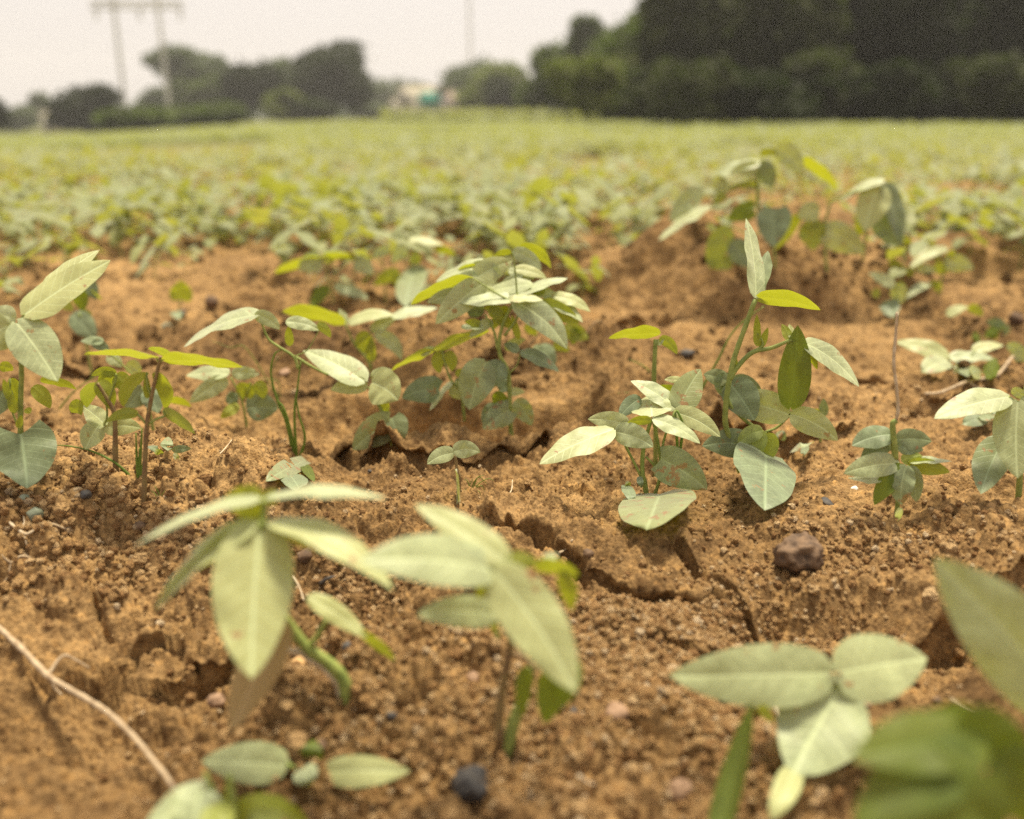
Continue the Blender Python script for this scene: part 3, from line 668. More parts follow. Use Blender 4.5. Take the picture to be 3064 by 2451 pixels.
p.leaf(320, 240, 40, 322, 42, 'd', 10, 0, 1, 'y').leaf(310, 240, 180, 305, 88, 'u', 6, 0, -1).leaf(325, 228, 535, 240, 36, 'd', 8, 0, 0, 'y').leaf(500, 250, 608, 325, 70, 'u', 8, 0, -1).leaf(325, 215, 455, 208, 38, 'u', 5, 1, 2)
p.leaf(345, 400, 250, 518, 56, 'd', 6, 0, 0, 'k').leaf(390, 395, 580, 472, 52, 'u', 10, 0, 0)
p = Plant('B', (830, 540), 'blurred bean plant with hanging blue-grey leaves behind the central plant')
p.stem([(830, 540), (825, 400), (830, 250)], 1.5, 1.0)
p.leaf(850, 300, 795, 515, 140, 'u', 8, 0, -1, 'b').leaf(750, 310, 610, 392, 66, 'd', 8, 0, 0, 'y').leaf(740, 330, 760, 440, 60, 'd', 8, 0, 0, 'y').leaf(820, 225, 870, 270, 70, 'd', 8, 0, 0, 'y').leaf(800, 170, 715, 260, 70, 'u', 8, 0, 0).leaf(815, 130, 1010, 160, 40, 'u', 8, 2, 2).leaf(960, 180, 1080, 215, 40, 'd', 8, 2, 2, 'y').leaf(700, 180, 600, 235, 56, 'u', 8, 1, 1)
# --- right middle
p = Plant('C', (430, 1260), 'thin upright bean plant with two flat yellow-green leaves at its tip')
p.stem([(430, 1260), (430, 1000), (420, 740), (422, 600), (430, 440)], 1.9, 1.6, ground=True)
p.leaf(450, 402, 143, 432, 66, 'd', 16, 0, 0, 'y').leaf(455, 432, 560, 528, 58, 'd', 16, 0, 0, 'y').leaf(440, 735, 565, 740, 38, 'd', 6, 0, 0, 'k').leaf(440, 470, 480, 440, 34, 'u', 3, 0, 0)
p = Plant('C', (400, 1420), 'pale-leaved bean plant with a chewed leaf pointing left over open soil')
p.wk = 1.18
p.stem([(395, 1420), (365, 1320), (350, 1250), (355, 1110), (400, 930)], 2.0, 1.2, ground=True)
p.stem([(380, 1360), (330, 1250), (270, 1130), (220, 1040), (178, 1000)], 1.0, .8, None, 'petiole').stem([(420, 1400), (460, 1250), (450, 1100), (412, 915)], 1.3, .9, None, 'petiole').stem([(450, 1240), (400, 1180), (370, 1150)], .9, .7, None, 'petiole').stem([(460, 1240), (480, 1050), (550, 870)], 1.0, .7, None, 'petiole')
p.leaf(175, 985, -275, 1195, 120, 'u', 16, -.5, -3, 'l', .05).leaf(262, 955, 18, 922, 86, 'u', 10, 0, 1).leaf(185, 1000, 415, 1092, 112, 'u', 16, -.5, -1.5).leaf(410, 905, 390, 775, 180, 'u', 2, 0, 3, 'l', .1, .5)
p.leaf(335, 795, 208, 915, 74, 'u', 10, 2, 1, 'b').leaf(420, 922, 700, 1070, 76, 'u', 20, -.2, -1.5, 'l').leaf(400, 930, 258, 942, 44, 'd', 6, -.2, -.5, 'y').leaf(550, 860, 278, 690, 84, 'u', 18, 1, 3)
p.leaf(568, 862, 702, 618, 140, 'u', 10, 1, 3, 's', .1).leaf(545, 880, 822, 1030, 96, 'u', 22, .5, -1, 'l').leaf(600, 692, 482, 682, 34, 'u', 4, 3, 3)
p.leaf(455, 1378, 375, 1595, 290, 'u', 0, -1.5, -3, 's', .7, .9).leaf(460, 1165, 742, 1352, 178, 'u', 18, -.5, -2, 's', .3, .6).leaf(245, 1322, 292, 1432, 50, 'u', 4, -.5, -1, 'b').leaf(330, 1270, 345, 1340, 30, 'u', 0, 0, 0, 'b').leaf(270, 1330, 250, 1300, 30, 'd', 0, 0, 0, 'y')
for q in ([(565, 1120), (555, 1000), (550, 880)], [(580, 1110), (595, 960), (560, 870)]): p.stem(q, 1.0, .7, GRASS, 'petiole')
p = Plant('C', (1010, 1340), 'tall leaning bean plant with an upright pointed leaf and many right-hand leaves')
p.stem([(1010, 1340), (930, 1160), (860, 980), (855, 860), (872, 715), (905, 560), (960, 400), (1036, 195)], 2.2, 1.7)
p.stem([(880, 680), (930, 600), (1020, 515), (1130, 490), (1240, 445)], 2.0, 1.2, None, 'branch').stem([(1020, 515), (1080, 470), (1050, 400)], 1.2, .8, None, 'branch')
p.leaf(1038, 185, 978, -298, 95, 'u', 16, 0, 4, 'l', .05, .3).leaf(1060, 150, 1110, -100, 90, 'u', 8, 1, 4, 'b').leaf(1050, 178, 1430, 260, 94, 'd', 22, 0, 0, 'y').leaf(1060, 190, 1180, 225, 30, 'u', 5, 1, 2)
p.leaf(1248, 850, 1292, 352, 172, 'u', -6, -1, 0, 'k', .1, .33).leaf(1235, 892, 845, 800, 178, 'u', 12, -.5, 1, 'l', .1).leaf(1252, 892, 1535, 1052, 142, 'u', 22, -.5, -2, 'l', .1)
p.leaf(1325, 455, 1665, 725, 104, 'u', 30, 0, -1, 'l', .05).leaf(1345, 500, 1410, 620, 40, 'd', 4, 0, 0, 'y').leaf(1245, 440, 1195, 345, 50, 'd', 4, 0, 1, 'y').leaf(1255, 430, 1240, 345, 40, 'u', 2, 0, 1)
p.leaf(880, 700, 1030, 930, 190, 'u', 8, 1, -1, 'b', .15, .6).leaf(860, 690, 720, 650, 90, 'u', 8, 1, 3, 'b').leaf(900, 680, 1080, 770, 90, 'u', 8, 1, 1, 'b').leaf(820, 650, 880, 820, 110, 'u', 8, 1.5, 1, 'b')
p.leaf(1080, 995, 928, 1252, 128, 'd', 14, -1, -2, 'l', .1).leaf(1075, 990, 928, 1080, 92, 'u', 16, -1, -1.5, 'y').leaf(1110, 1010, 1100, 1180, 100, 'd', -14, -1, -1.2, 'l').leaf(970, 1075, 712, 1085, 160, 'u', 14, -.5, 0, 'b', .3, .7)
p.leaf(1100, 1130, 1092, 1475, 292, 'u', 0, -.8, -3, 'b', .35, .8).pet((1240, 900), (1170, 970), (1095, 1000), r=1.1).pet((1240, 445), (1290, 440), (1325, 455), r=.9).stem([(1095, 1000), (1130, 1080), (1100, 1150)], 1.2, 1.0, None, 'petiole').stem([(1240, 880), (1245, 905)], 1.2, 1.2, None, 'petiole')
p.bud(1045, 480, 1045, 285, 42).bud(1065, 490, 1112, 365, 40).bud(905, 620, 915, 545, 34).stem([(1090, 1010), (1000, 950), (900, 860), (860, 780)], 1.4, 1.2, None, 'branch')
p = Plant('C', (1430, 1080), 'small pale bean seedling behind the lower leaf of the tall leaning plant')
p.leaf(1385, 1065, 1245, 1125, 46, 'u', 10, 0, -.5).leaf(1450, 900, 1448, 795, 50, 'u', 0, 0, 0, 'b').leaf(1400, 860, 1410, 920, 40, 'd', 0, 0, 0, 'y').leaf(1340, 1080, 1330, 1150, 40, 'u', 0, 0, 0, 'b').leaf(1170, 1000, 1215, 1050, 60, 'u', 0, 0, 0, 'b').stem([(1430, 1080), (1430, 980), (1440, 900)], 1.2, .8)
p = Plant('C', (650, 870), 'single long grass stalk leaning right beside the tall plant', 'grass among the seedlings', 'grass_tuft', 'grass')
p.stem([(650, 870), (730, 700), (810, 560), (880, 420), (960, 330), (1090, 235)], 1.3, .4, GRASS, 'blade')
p = Plant('C', (420, 690), 'short grass stalk curving left behind the thin upright plant', 'grass among the seedlings', 'grass_tuft', 'grass')
p.stem([(430, 700), (400, 640), (340, 590), (268, 560)], 1.0, .4, GRASS, 'blade')
# --- drooping plant, right
p = Plant('D', (440, 1600), 'wilting bean plant with drooping folded leaves below a dry hanging stalk')
p.stem([(440, 1290), (430, 1180), (425, 1090), (445, 1070)], 2.0, 1.5).stem([(450, 1600), (460, 1450), (450, 1310)], 1.4, 1.2, ground=True)
p.stem([(445, 1070), (455, 1000), (448, 900), (430, 740), (440, 600), (450, 450)], 1.0, .8, STRAW, 'dry_stalk')
p.leaf(412, 1150, 190, 1215, 120, 'u', 14, .5, 0, 'b', .2, .6).leaf(410, 1200, 240, 1285, 90, 'u', 8, .5, 0, 'b', .2).leaf(450, 1180, 648, 1190, 112, 'u', 10, .5, .5, 'b', .2, .6).leaf(455, 1220, 600, 1240, 76, 'u', 6, .3, .3, 'b')
p.leaf(450, 1318, 142, 1375, 126, 'u', 16, -.3, -1, 'l', .15).leaf(355, 1408, 165, 1400, 40, 'u', -6, -.5, -.5).leaf(520, 1318, 752, 1368, 86, 'd', 6, -.3, -.5, 'y').leaf(525, 1310, 765, 1306, 36, 'u', 10, -.2, -.2)
p.leaf(480, 1305, 595, 1275, 66, 'd', 8, 0, 0, 'l').leaf(480, 1330, 318, 1555, 100, 'd', 12, -.5, -1.2, 'k').leaf(500, 1330, 475, 1555, 130, 'u', 12, -.6, -1.5, 's', .1).leaf(520, 1335, 560, 1540, 90, 'u', 10, -.5, -1.2, 's', .1)
p.leaf(460, 1570, 455, 1650, 34, 'd', 0, -.3, -.3, 'y', 0)
p = Plant('D', (1150, 1530), 'broad-leaved bean plant cut by the right edge with smooth green leaves')
p.stem([(1150, 1530), (1160, 1250), (1145, 970)], 1.9, 1.3, ground=True)
p.leaf(1088, 935, 662, 1060, 140, 'u', 18, 0, -1, 'l', .12).leaf(1142, 965, 1142, 1402, 210, 'u', 10, -.5, -3, 'l', .12).leaf(1060, 1178, 930, 1492, 170, 'u', 12, .3, -1.5, 'b', .12).leaf(1110, 890, 1190, 955, 50, 'u', 5, 0, 0)
p.leaf(1165, 940, 1330, 1010, 130, 'u', 10, 0, -1).leaf(1180, 870, 1260, 900, 80, 'u', 5, 1, 1).pet((1145, 970), (1110, 950), (1088, 935), r=1.1).pet((1150, 1200), (1100, 1180), (1060, 1178), r=.8)
p = Plant('D', (930, 1105), 'low blue-grey plant lying on the soil beside the right edge plant', 'weed seedlings on the soil', 'small_weed', 'weed')
p.leaf(960, 1060, 815, 1095, 66, 'u', 8, 0, 0, 'b', .2).leaf(950, 1030, 985, 1080, 80, 'u', 4, 0, 0, 'b', .2).leaf(1050, 990, 1040, 1070, 80, 'u', 4, 0, 0, 'b', .2).stem([(950, 1100), (955, 1050), (1040, 1000)], 1.0, .8)
p = Plant('D', (770, 835), 'blurred bean plant with pale star of leaves above the dry twig')
p.stem([(770, 840), (760, 770), (745, 710)], 1.5, 1.0, ground=True)
p.leaf(738, 702, 442, 620, 84, 'u', 12, 0, 2).leaf(755, 712, 1005, 716, 62, 'u', 14, 0, 0).leaf(738, 725, 588, 795, 104, 'u', 8, -.5, -2, 'l', .1, .5).leaf(770, 770, 800, 790, 40, 'd', 4, 0, 0, 'y')
p.leaf(915, 770, 890, 830, 60, 'd', 5, 1, 1, 'y').leaf(960, 740, 1010, 830, 84, 'd', 6, 1, 1, 'k').leaf(890, 675, 1060, 640, 56, 'u', 14, 2, 3).leaf(1080, 640, 1200, 690, 56, 'u', 8, 2, 2).leaf(1100, 700, 1200, 730, 50, 'u', 8, 1, 1).leaf(830, 770, 870, 820, 60, 'u', 4, .5, .5, 'b')
p.pet((760, 770), (850, 720), (900, 670), r=.9)
p = Plant('D', (700, 350), 'blurred bean plant with an arched pale leaf behind the dry twig', group='blurred bean plants on the right side')
p.stem([(690, 360), (700, 280), (720, 200), (740, 130)], 1.6, 1.0)
p.leaf(735, 85, 520, 205, 52, 'u', 26, 0, 1).leaf(720, 160, 888, 200, 92, 'u', 10, 0, 0, 'l', .1, .5).leaf(740, 110, 760, 140, 50, 'd', 5, 0, 0, 'y').leaf(560, 195, 680, 215, 46, 'u', 5, 0, 0).leaf(660, 190, 740, 220, 60, 'd', 5, 0, 0, 'y').leaf(640, 285, 490, 378, 42, 'u', 16, -1, -1).leaf(645, 290, 705, 330, 56, 'd', 5, -1, -1, 'y').leaf(400, 170, 480, 175, 40, 'd', 5, 1, 1, 'y')
p = Plant('D', (440, 505), 'blurred bean plant with soft leaves at the top of the dry hanging stalk', group='blurred bean plants on the right side')
p.stem([(440, 505), (450, 430), (445, 340)], 1.5, 1.0, ground=True)
p.leaf(430, 300, 285, 225, 56, 'u', 8, 0, 1).leaf(440, 300, 475, 400, 84, 'u', 6, 0, 0, 'l', .1, .5).leaf(400, 380, 420, 480, 96, 'u', 4, 0, 0, 'b', .1, .6).leaf(350, 345, 300, 350, 50, 'd', 4, 0, 0, 'y').leaf(430, 310, 500, 290, 40, 'd', 4, 0, 0, 'y')
p = Plant('D', (950, 640), 'low dark green blurred plant between two pale ones near the right edge', group='blurred bean plants on the right side')
p.leaf(930, 590, 880, 610, 60, 'd', 6, 0, 0, 'k').leaf(960, 560, 1020, 600, 80, 'd', 6, 0, 0, 'k').leaf(1060, 540, 960, 500, 60, 'u', 6, 0, 1, 'b').leaf(1050, 550, 1090, 570, 60, 'u', 5, 0, 0, 'b').leaf(740, 470, 860, 420, 50, 'u', 14, 1, 2).leaf(860, 420, 940, 470, 50, 'd', 10, 1, 1, 'y').stem([(950, 645), (960, 590), (1000, 560)], 1.3, .8)
# --- tall blurred pair (top right)
p = Plant('T', (560, 1640), 'tall blurred bean plant with drooping leaf on bare mound, left of a similar pair', group='two tall plants on the right mound')
p.wk = 1.0
p.stem([(540, 1600), (470, 1550), (440, 1540)], 2.2, 1.6, STEM_RED, 'branch').stem([(690, 1640), (690, 1480), (610, 1300), (590, 1100), (600, 965)], 2.2, 1.5).stem([(600, 1100), (540, 1090), (480, 1095), (400, 1130), (320, 1210)], 1.6, 1.2, None, 'branch').stem([(600, 1100), (590, 1200), (500, 1260)], 1.4, 1.1, None, 'branch').stem([(640, 1340), (560, 1380), (440, 1330)], 1.5, 1.0, None, 'branch')
p.leaf(600, 960, 325, 1060, 60, 'u', 26, 0, 2).leaf(600, 975, 430, 1020, 70, 'u', 10, 0, -1).leaf(265, 1110, 78, 1300, 104, 'u', 12, 0, -1).leaf(305, 1210, 15, 1410, 50, 'u', 10, 0, -1).leaf(610, 905, 722, 905, 44, 'd', 12, 1, 1, 'y').leaf(710, 870, 850, 1020, 110, 'u', 18, 1, 0).leaf(860, 928, 1065, 1115, 62, 'd', 12, 1, 1, 'y')
p.leaf(600, 1080, 420, 1105, 34, 'd', 8, 0, 0, 'y').leaf(570, 1225, 420, 1295, 100, 'd', 12, 0, -.5, 'k', .3, .6).leaf(690, 1225, 690, 1450, 175, 'u', 6, -1, -3, 'b', .3, .6).leaf(840, 1262, 700, 1465, 66, 'd', 8, 0, 0, 'y').leaf(430, 1340, 320, 1580, 120, 'd', 20, 0, 0, 'l').leaf(450, 1540, 290, 1540, 80, 'd', 0, 0, 0, 'l')
p.leaf(440, 1430, 565, 1570, 125, 'u', 10, -.5, -1.5, 'b').leaf(330, 1060, 420, 1110, 80, 'u', 5, 1, 1).leaf(400, 1130, 340, 1200, 50, 'd', 5, 0, 0, 'y').leaf(600, 960, 680, 1100, 100, 'u', 8, .5, 0, 'b').leaf(300, 1320, 350, 1360, 40, 'u', 3, 0, 0)
p = Plant('T', (1000, 1605), 'tall blurred bean plant with broad pale leaves, right of a similar pair', group='two tall plants on the right mound')
p.stem([(1000, 1605), (990, 1470), (985, 1330), (1020, 1190)], 2.2, 1.5).stem([(1210, 1530), (1235, 1350), (1250, 1290)], 1.8, 1.4).stem([(1020, 1190), (1100, 1150), (1200, 1110), (1330, 1070)], 1.6, 1.2, None, 'branch')
p.leaf(1330, 1055, 1080, 1180, 44, 'u', 16, 0, 1).leaf(1310, 1090, 1222, 1355, 165, 'u', 10, 0, -2).leaf(1350, 1080, 1440, 1440, 100, 'u', 10, 0, -1, 'b').leaf(975, 1345, 1215, 1488, 150, 'u', 14, 0, -1.5).leaf(955, 1230, 830, 1275, 110, 'u', 8, 0, 0).leaf(960, 1310, 850, 1330, 60, 'd', 4, 0, 0, 'y').leaf(910, 1320, 920, 1470, 135, 'd', 4, 0, 0, 'l', .3, .8)
p.leaf(1290, 1280, 1425, 1450, 120, 'u', 10, 0, -1, 'b').leaf(990, 1340, 1040, 1330, 44, 'd', 3, 0, 0, 'y').leaf(1185, 1290, 1190, 1385, 50, 'd', 5, 0, 0, 'y').leaf(1430, 1400, 1500, 1430, 40, 'd', 5, 0, 0, 'y')
# --- foreground
p = Plant('F', (1045, 1135), 'large foreground bean plant with long blurred leaf hanging towards the viewer')
p.stem([(1045, 1140), (1030, 1040), (950, 950), (850, 880), (740, 735), (640, 560, -1), (620, 400, -2), (630, 280, -2.5)], 3.0, 1.7, ground=True)
p.stem([(630, 290, -2.5), (640, 230, -2), (635, 160, -2)], 1.6, 1.3, None, 'petiole').stem([(860, 880), (900, 830), (950, 745)], 1.5, 1.0, None, 'petiole').stem([(840, 930), (930, 980), (1000, 1060), (1015, 1115)], 1.4, 1.8, STRAW, 'dry_stalk').stem([(720, 905), (790, 900), (850, 925)], 1.5, 1.5, STRAW, 'dry_stalk')
p.leaf(620, 290, 580, 1035, 345, 'u', 10, -2.5, -7, 'l', .18, .42).leaf(735, 760, 478, 1295, 190, 'u', 10, -3.5, -5.5, 'r', .1, .3)
p.leaf(600, 270, 108, 692, 96, 'u', 50, -2.5, -4, 'l', .05, .3).leaf(560, 300, 105, 700, 60, 'd', 30, -2.2, -3.9, 'y', .05, .28).leaf(665, 262, 1272, 600, 122, 'u', 66, -2.5, -4.5, 'l', .05, .3).leaf(700, 300, 1050, 480, 60, 'd', 20, -2.2, -3, 'y', .05, .28)
p.leaf(622, 150, 5, 388, 54, 'u', 40, -2, -3.5, 'l', .05, .25).leaf(650, 145, 1242, 152, 54, 'u', 34, -2, -2, 'l', .05, .25).leaf(625, 185, 432, 170, 160, 'd', 0, -1.8, -1, 'y', .3, .8).leaf(645, 160, 725, 130, 70, 'd', 5, -1.8, -1.5, 'y', .2, .7)
p.leaf(862, 632, 1150, 835, 92, 'u', 8, 0, -1, 'l', .1, .3).leaf(1100, 805, 1285, 950, 42, 'd', 10, -.8, -1.2, 'y', .05, .3)
p = Plant('F', (850, 1590), 'foreground seedling with two wide oval leaves spread left and right', name='seedling', cat='seedling', group='seedlings at the very front')
p.stem([(855, 1600), (850, 1540), (850, 1480)], 1.5, 1.3, ground=True).stem([(850, 1500), (800, 1475), (750, 1455)], 1.1, 1.0, None, 'petiole').stem([(850, 1505), (900, 1490), (950, 1490)], 1.1, 1.0, None, 'petiole')
p.leaf(765, 1462, 332, 1440, 175, 'u', 6, 0, -.5, 'l', 0, .4).leaf(930, 1490, 1358, 1490, 132, 'u', 4, 0, 0, 'l', 0, .3).leaf(830, 1470, 865, 1560, 110, 'u', 0, 0, -.8, 'l', .1, .6).leaf(865, 1440, 880, 1335, 95, 'u', 0, .5, 2, 'k', .1, .5)
p = Plant('F', (500, 1850), 'out-of-focus yellow-green plant at the bottom left corner under the twig', group='seedlings at the very front')
p.stem([(500, 1850), (500, 1720), (480, 1600), (470, 1510)], 1.8, 1.3).stem([(520, 1760), (430, 1660), (350, 1500)], 1.2, .9, None, 'petiole')
p.leaf(400, 1585, 40, 1800, 150, 'u', 20, 0, -.5, 'l', .1, .5).leaf(330, 1580, 300, 1850, 210, 'u', 16, -.2, -1, 'l', .2, .6).leaf(430, 1620, 400, 1900, 140, 'd', 6, -.2, -.8, 'y', .1, .5).leaf(500, 1700, 860, 1760, 150, 'd', 24, 0, 0, 'y', .1, .5)
p.leaf(560, 1740, 900, 1850, 150, 'd', 16, -.4, -.6, 'l', .1, .5).leaf(470, 1700, 470, 1505, 50, 'd', 0, 0, 0, 'y', 0, .2)
p = Plant('G', (790, 1385), 'blurred foreground bean plant with broad pale leaves on a dark red stem')
p.stem([(770, 1330), (762, 1180), (800, 950), (825, 790), (790, 640, -1), (740, 440, -2)], 2.2, 1.4, STEM_RED).stem([(795, 1390), (840, 1230), (900, 1080), (920, 950)], 3.0, 2.0, None, 'branch', True).stem([(760, 790), (730, 720), (700, 600)], 1.2, .9, None, 'petiole').stem([(820, 890), (870, 880), (960, 960)], 1.0, .9, STEM_RED, 'petiole')
p.leaf(735, 440, 45, 400, 235, 'u', 34, -2, -4, 'l', .12, .4).leaf(800, 400, 330, 105, 150, 'u', 16, -1.8, 0, 'l', .12, .32).leaf(745, 450, 1160, 1075, 275, 'u', 26, -2.2, -5.5, 'l', .15, .42).leaf(760, 670, 335, 675, 150, 'u', 22, -.8, -2, 'l', .1, .35)
p.leaf(800, 400, 965, 400, 90, 'd', 6, -1.8, -1, 'y').leaf(950, 420, 1175, 470, 74, 'd', 16, -1.5, -1, 'y').leaf(1090, 450, 1135, 650, 84, 'd', 6, -1.2, -1.2, 'y').leaf(1000, 420, 1060, 360, 70, 'u', 6, -1, 0).leaf(705, 490, 655, 590, 60, 'd', 5, -1.4, -1.4, 'y').leaf(720, 690, 740, 760, 40, 'd', 5, -.5, -.5, 'y')
p.leaf(905, 935, 880, 1200, 78, 'u', 4, -1, -1.5, 'k', 0, .2).leaf(1080, 930, 1000, 1235, 150, 'd', 6, -2.5, -3, 'k', .1, .4).leaf(1150, 900, 1090, 1150, 120, 'd', 6, -3, -3.4, 'k', .1, .4)
p = Plant('H', (1100, 1500), 'grey-green three-leaved bean plant over the pale gravel at lower right', Y=.365)
p.stem([(1130, 1560, 1), (1120, 1300, .5), (1090, 985, -.3)], 1.6, 1.2).stem([(1045, 945, -.3), (1090, 975, -.3), (1110, 930, -.3)], 1.3, 1.1, STEM_RED, 'petiole')
p.leaf(1060, 930, 185, 945, 300, 'u', -6, -.3, -.6, 'l', .12, .36).leaf(1090, 930, 1585, 850, 320, 'u', 4, -.3, 1.0, 'l', .12, .6).leaf(1115, 1000, 850, 1490, 420, 'u', 6, -.3, -3, 'l', .12, .4).leaf(880, 1430, 735, 1730, 120, 'u', 0, -2.6, -4, 'l', 0, .2)
p = Plant('H', (420, 1760), 'thick dark green blade standing in front of the pale gravel', 'grass among the seedlings', 'grass_tuft', 'grass', Y=.335)
p.leaf(420, 1900, 640, 1085, 120, 'u', 0, 0, 0, 'k', 0, .1, 'blade', .1, .5).leaf(670, 1110, 752, 1205, 55, 'd', 6, .5, .5, 'y', 0, .3, 'blade')
p = Plant('H', (2700, 1700), 'big blurred leaf entering from the right edge of the picture', group='very near plants at the lower right', Y=.30)
p.leaf(2420, 1180, 1622, 305, 430, 'u', 10, 0, 3, 'l', .1, .4).stem([(2700, 1700), (2600, 1400), (2420, 1180)], 2.0, 1.5)
p = Plant('H', (1900, 2200), 'dark green blurred leaf cluster filling the bottom right corner', group='very near plants at the lower right', Y=.245)
p.stem([(1900, 2200), (1880, 1900), (1850, 1500)], 2.2, 1.6).stem([(1880, 1800), (1600, 1600), (1560, 1520), (1700, 1420)], 1.6, 1.4, STEM_RED, 'petiole')
p.leaf(1900, 1330, 1180, 1400, 300, 'u', 40, 0, -1, 'k', .1, .45).leaf(1840, 1380, 1200, 1760, 330, 'u', 50, -.5, -2, 'k', .15, .45).leaf(1850, 1330, 1560, 1150, 320, 'd', 0, .5, 1.5, 'k', .15, .5)
p.leaf(1750, 1200, 2150, 1500, 280, 'u', 40, .3, 0, 'k', .1, .5).leaf(1800, 1450, 1650, 2000, 480, 'u', 10, -1.2, -2.5, 'k', .3, .7).leaf(1950, 1400, 2400, 1800, 380, 'u', 30, -.3, -1, 'k', .1, .5).leaf(1400, 1600, 1240, 1900, 260, 'd', 0, -.5, -.5, 'k', .1, .5)
p = Plant('H', (2111, 1120), 'tiny green shoot on the dark soil at the right edge', 'weed seedlings on the soil', 'small_weed', 'weed')
p.leaf(2090, 1115, 2025, 1075, 30, 'd', 4, 0, 0, 'y', 0).leaf(2095, 1110, 2130, 1060, 40, 'u', 2, 0, 0, 'b', 0).stem([(2095, 1140), (2095, 1110)], .8, .6, ground=True)

# --- grass tufts with thin blades
def tuft(zoom, base, blades, label, r=.7):
    p = Plant(zoom, base, label, 'grass among the seedlings', 'grass_tuft', 'grass')
    for b in blades: p.stem([base] + list(b), r, r * .3, GRASS, 'blade')
tuft('A', (845, 1510), [[(832, 1400), (825, 1210)], [(850, 1400), (862, 1180)], [(842, 1420), (848, 1300)], [(860, 1450), (875, 1350)]], 'upright grass blades close beside the slim bean plant', 1.3)
tuft('B', (1170, 1600), [[(1150, 1520), (1130, 1500)], [(1200, 1500), (1240, 1480)], [(1180, 1530), (1215, 1490), (1260, 1530)], [(1190, 1560), (1230, 1540), (1250, 1590)], [(1160, 1540), (1180, 1500)], [(1210, 1570), (1225, 1600)], [(1150, 1560), (1120, 1570)], [(1200, 1540), (1260, 1500), (1300, 1510)]], 'wispy pale weed tuft beside the tiny two-leaved seedling', .45)
tuft('A', (800, 1480), [[(700, 1390), (560, 1320), (430, 1290), (320, 1282)]], 'one long grass blade arching left over the soil', .9)
tuft('A', (350, 1080), [[(400, 1010), (480, 930), (580, 860)]], 'straight grass stalk rising right from the left edge plant', 1.0)
tuft('A', (1700, 1020), [[(1655, 900), (1660, 800), (1730, 710)], [(1690, 900), (1600, 880), (1520, 870)], [(1500, 700), (1400, 690), (1290, 650)]], 'thin curling grass under the long arching leaf', .6)
tuft('C', (330, 790), [[(300, 765), (250, 760), (190, 765)], [(350, 770), (370, 740)]], 'faint short grass behind the pale-leaved plant', .6)
tuft('A', (960, 1650), [[(950, 1590), (920, 1560)], [(980, 1590), (1000, 1560)], [(965, 1580), (940, 1530)]], 'faint grass sprout right of the slim plant foot', .5)

# ------------------------------------------------------------------ twigs, stones
def proj_px(p_):
    d = p_ - CAM; dep = d.y * CP - d.z * SP; return CXP + FPX * d.x / dep, CYP - FPX * (d.y * SP + d.z * CP) / dep
def surf_path(zoom, pts, lift):
    ox, oy, sc_ = ZOOM[zoom]; q = []
    for p_ in pts:
        g = ground_hit(ox + p_[0] / sc_, oy + p_[1] / sc_); q.append(Vector((g.x, g.y, g.z + lift + (p_[2] if len(p_) > 2 else 0))))
    return q
def twig(zoom, main, branches, r0, r1, label, m=TWIG, lift=.004, cat='twig', name='twig'):
    q = surf_path(zoom, main, lift)
    if len(main) > 6:
        ox, oy, sc_ = ZOOM[zoom]; q = []
        y0, y1 = ground_hit(ox + main[0][0] / sc_, oy + main[0][1] / sc_).y, ground_hit(ox + main[-1][0] / sc_, oy + main[-1][1] / sc_).y
        for i, p_ in enumerate(main):
            r = ray(ox + p_[0] / sc_, oy + p_[1] / sc_); f = i / (len(main) - 1); yy = (y0 * (1 - f) + y1 * f)
            for _ in range(60):
                v_ = CAM + r * (yy / r.y)
                if v_.z > float(height(np.array([v_.x]), np.array([v_.y]), False)[0]) + lift + .006: break
                yy -= .002
            q.append(v_)
        sm = [q[0]] + [(q[i - 1] + q[i] * 2 + q[i + 1]) / 4 for i in range(1, len(q) - 1)] + [q[-1]]
        q = [v * .4 + q[i] * .6 for i, v in enumerate(sm)]
        bq = lambda p_: min(q, key=lambda v: (proj_px(v)[0] - ox - p_[0] / sc_) ** 2 + (proj_px(v)[1] - oy - p_[1] / sc_) ** 2)
    e = empty(name, q[0], label, cat, 'dry twigs on the soil')
    obj('stem', tube_mesh('twig_stem', [v - q[0] for v in q], r0, r1, m, wob=.14, seed=5, seg=9), e)
    for b in branches:
        b_ = surf_path(zoom, b, lift)
        if len(main) > 6: b_[0] = bq(b[0])
        obj('branch', tube_mesh('twig_branch', [v - q[0] for v in b_], r1 * 1.0, r1 * .35, m, wob=.15, seed=9), e)
twig('E', [(-60, 740, .008), (0, 790, .008), (100, 880, .008), (240, 1030, .010), (330, 1080, .010), (520, 1190, .012), (650, 1310, .011), (780, 1470, .010), (870, 1590, .012), (925, 1700, .012)],
     [[(240, 1030, .004), (268, 1130), (325, 1225)], [(280, 1040, .004), (330, 1045, .006), (400, 1090, .005), (468, 1135, .002)]], .0019, .0012, 'long pale forked twig lying across the lower left soil')
twig('E', [(-20, 265), (60, 315), (110, 370), (150, 382), (250, 372), (340, 362)], [[(120, 375), (135, 410), (142, 440)], [(110, 370), (125, 300), (120, 270)]], .0012, .0008, 'thin crooked root piece on the left mound', STRAW, .002)
twig('E', [(-20, 520), (60, 500), (110, 488), (160, 480)], [[(60, 500), (40, 560), (0, 580)]], .0011, .0006, 'short grey rootlet at the left edge below the crooked root', TWIG, .002)
twig('D', [(600, 962), (700, 930), (850, 898, .004), (1010, 868, .008), (1100, 800, .010), (1200, 740, .012)], [[(850, 898, .004), (900, 905), (940, 910)]], .0018, .0022, 'dry twig lying at the right edge behind the broad-leaved plant')
twig('B', [(1790, 740), (1840, 712), (1900, 690), (1960, 670)], [], .0012, .0009, 'short dark twig right of the central plant', STEM_RED, .003)
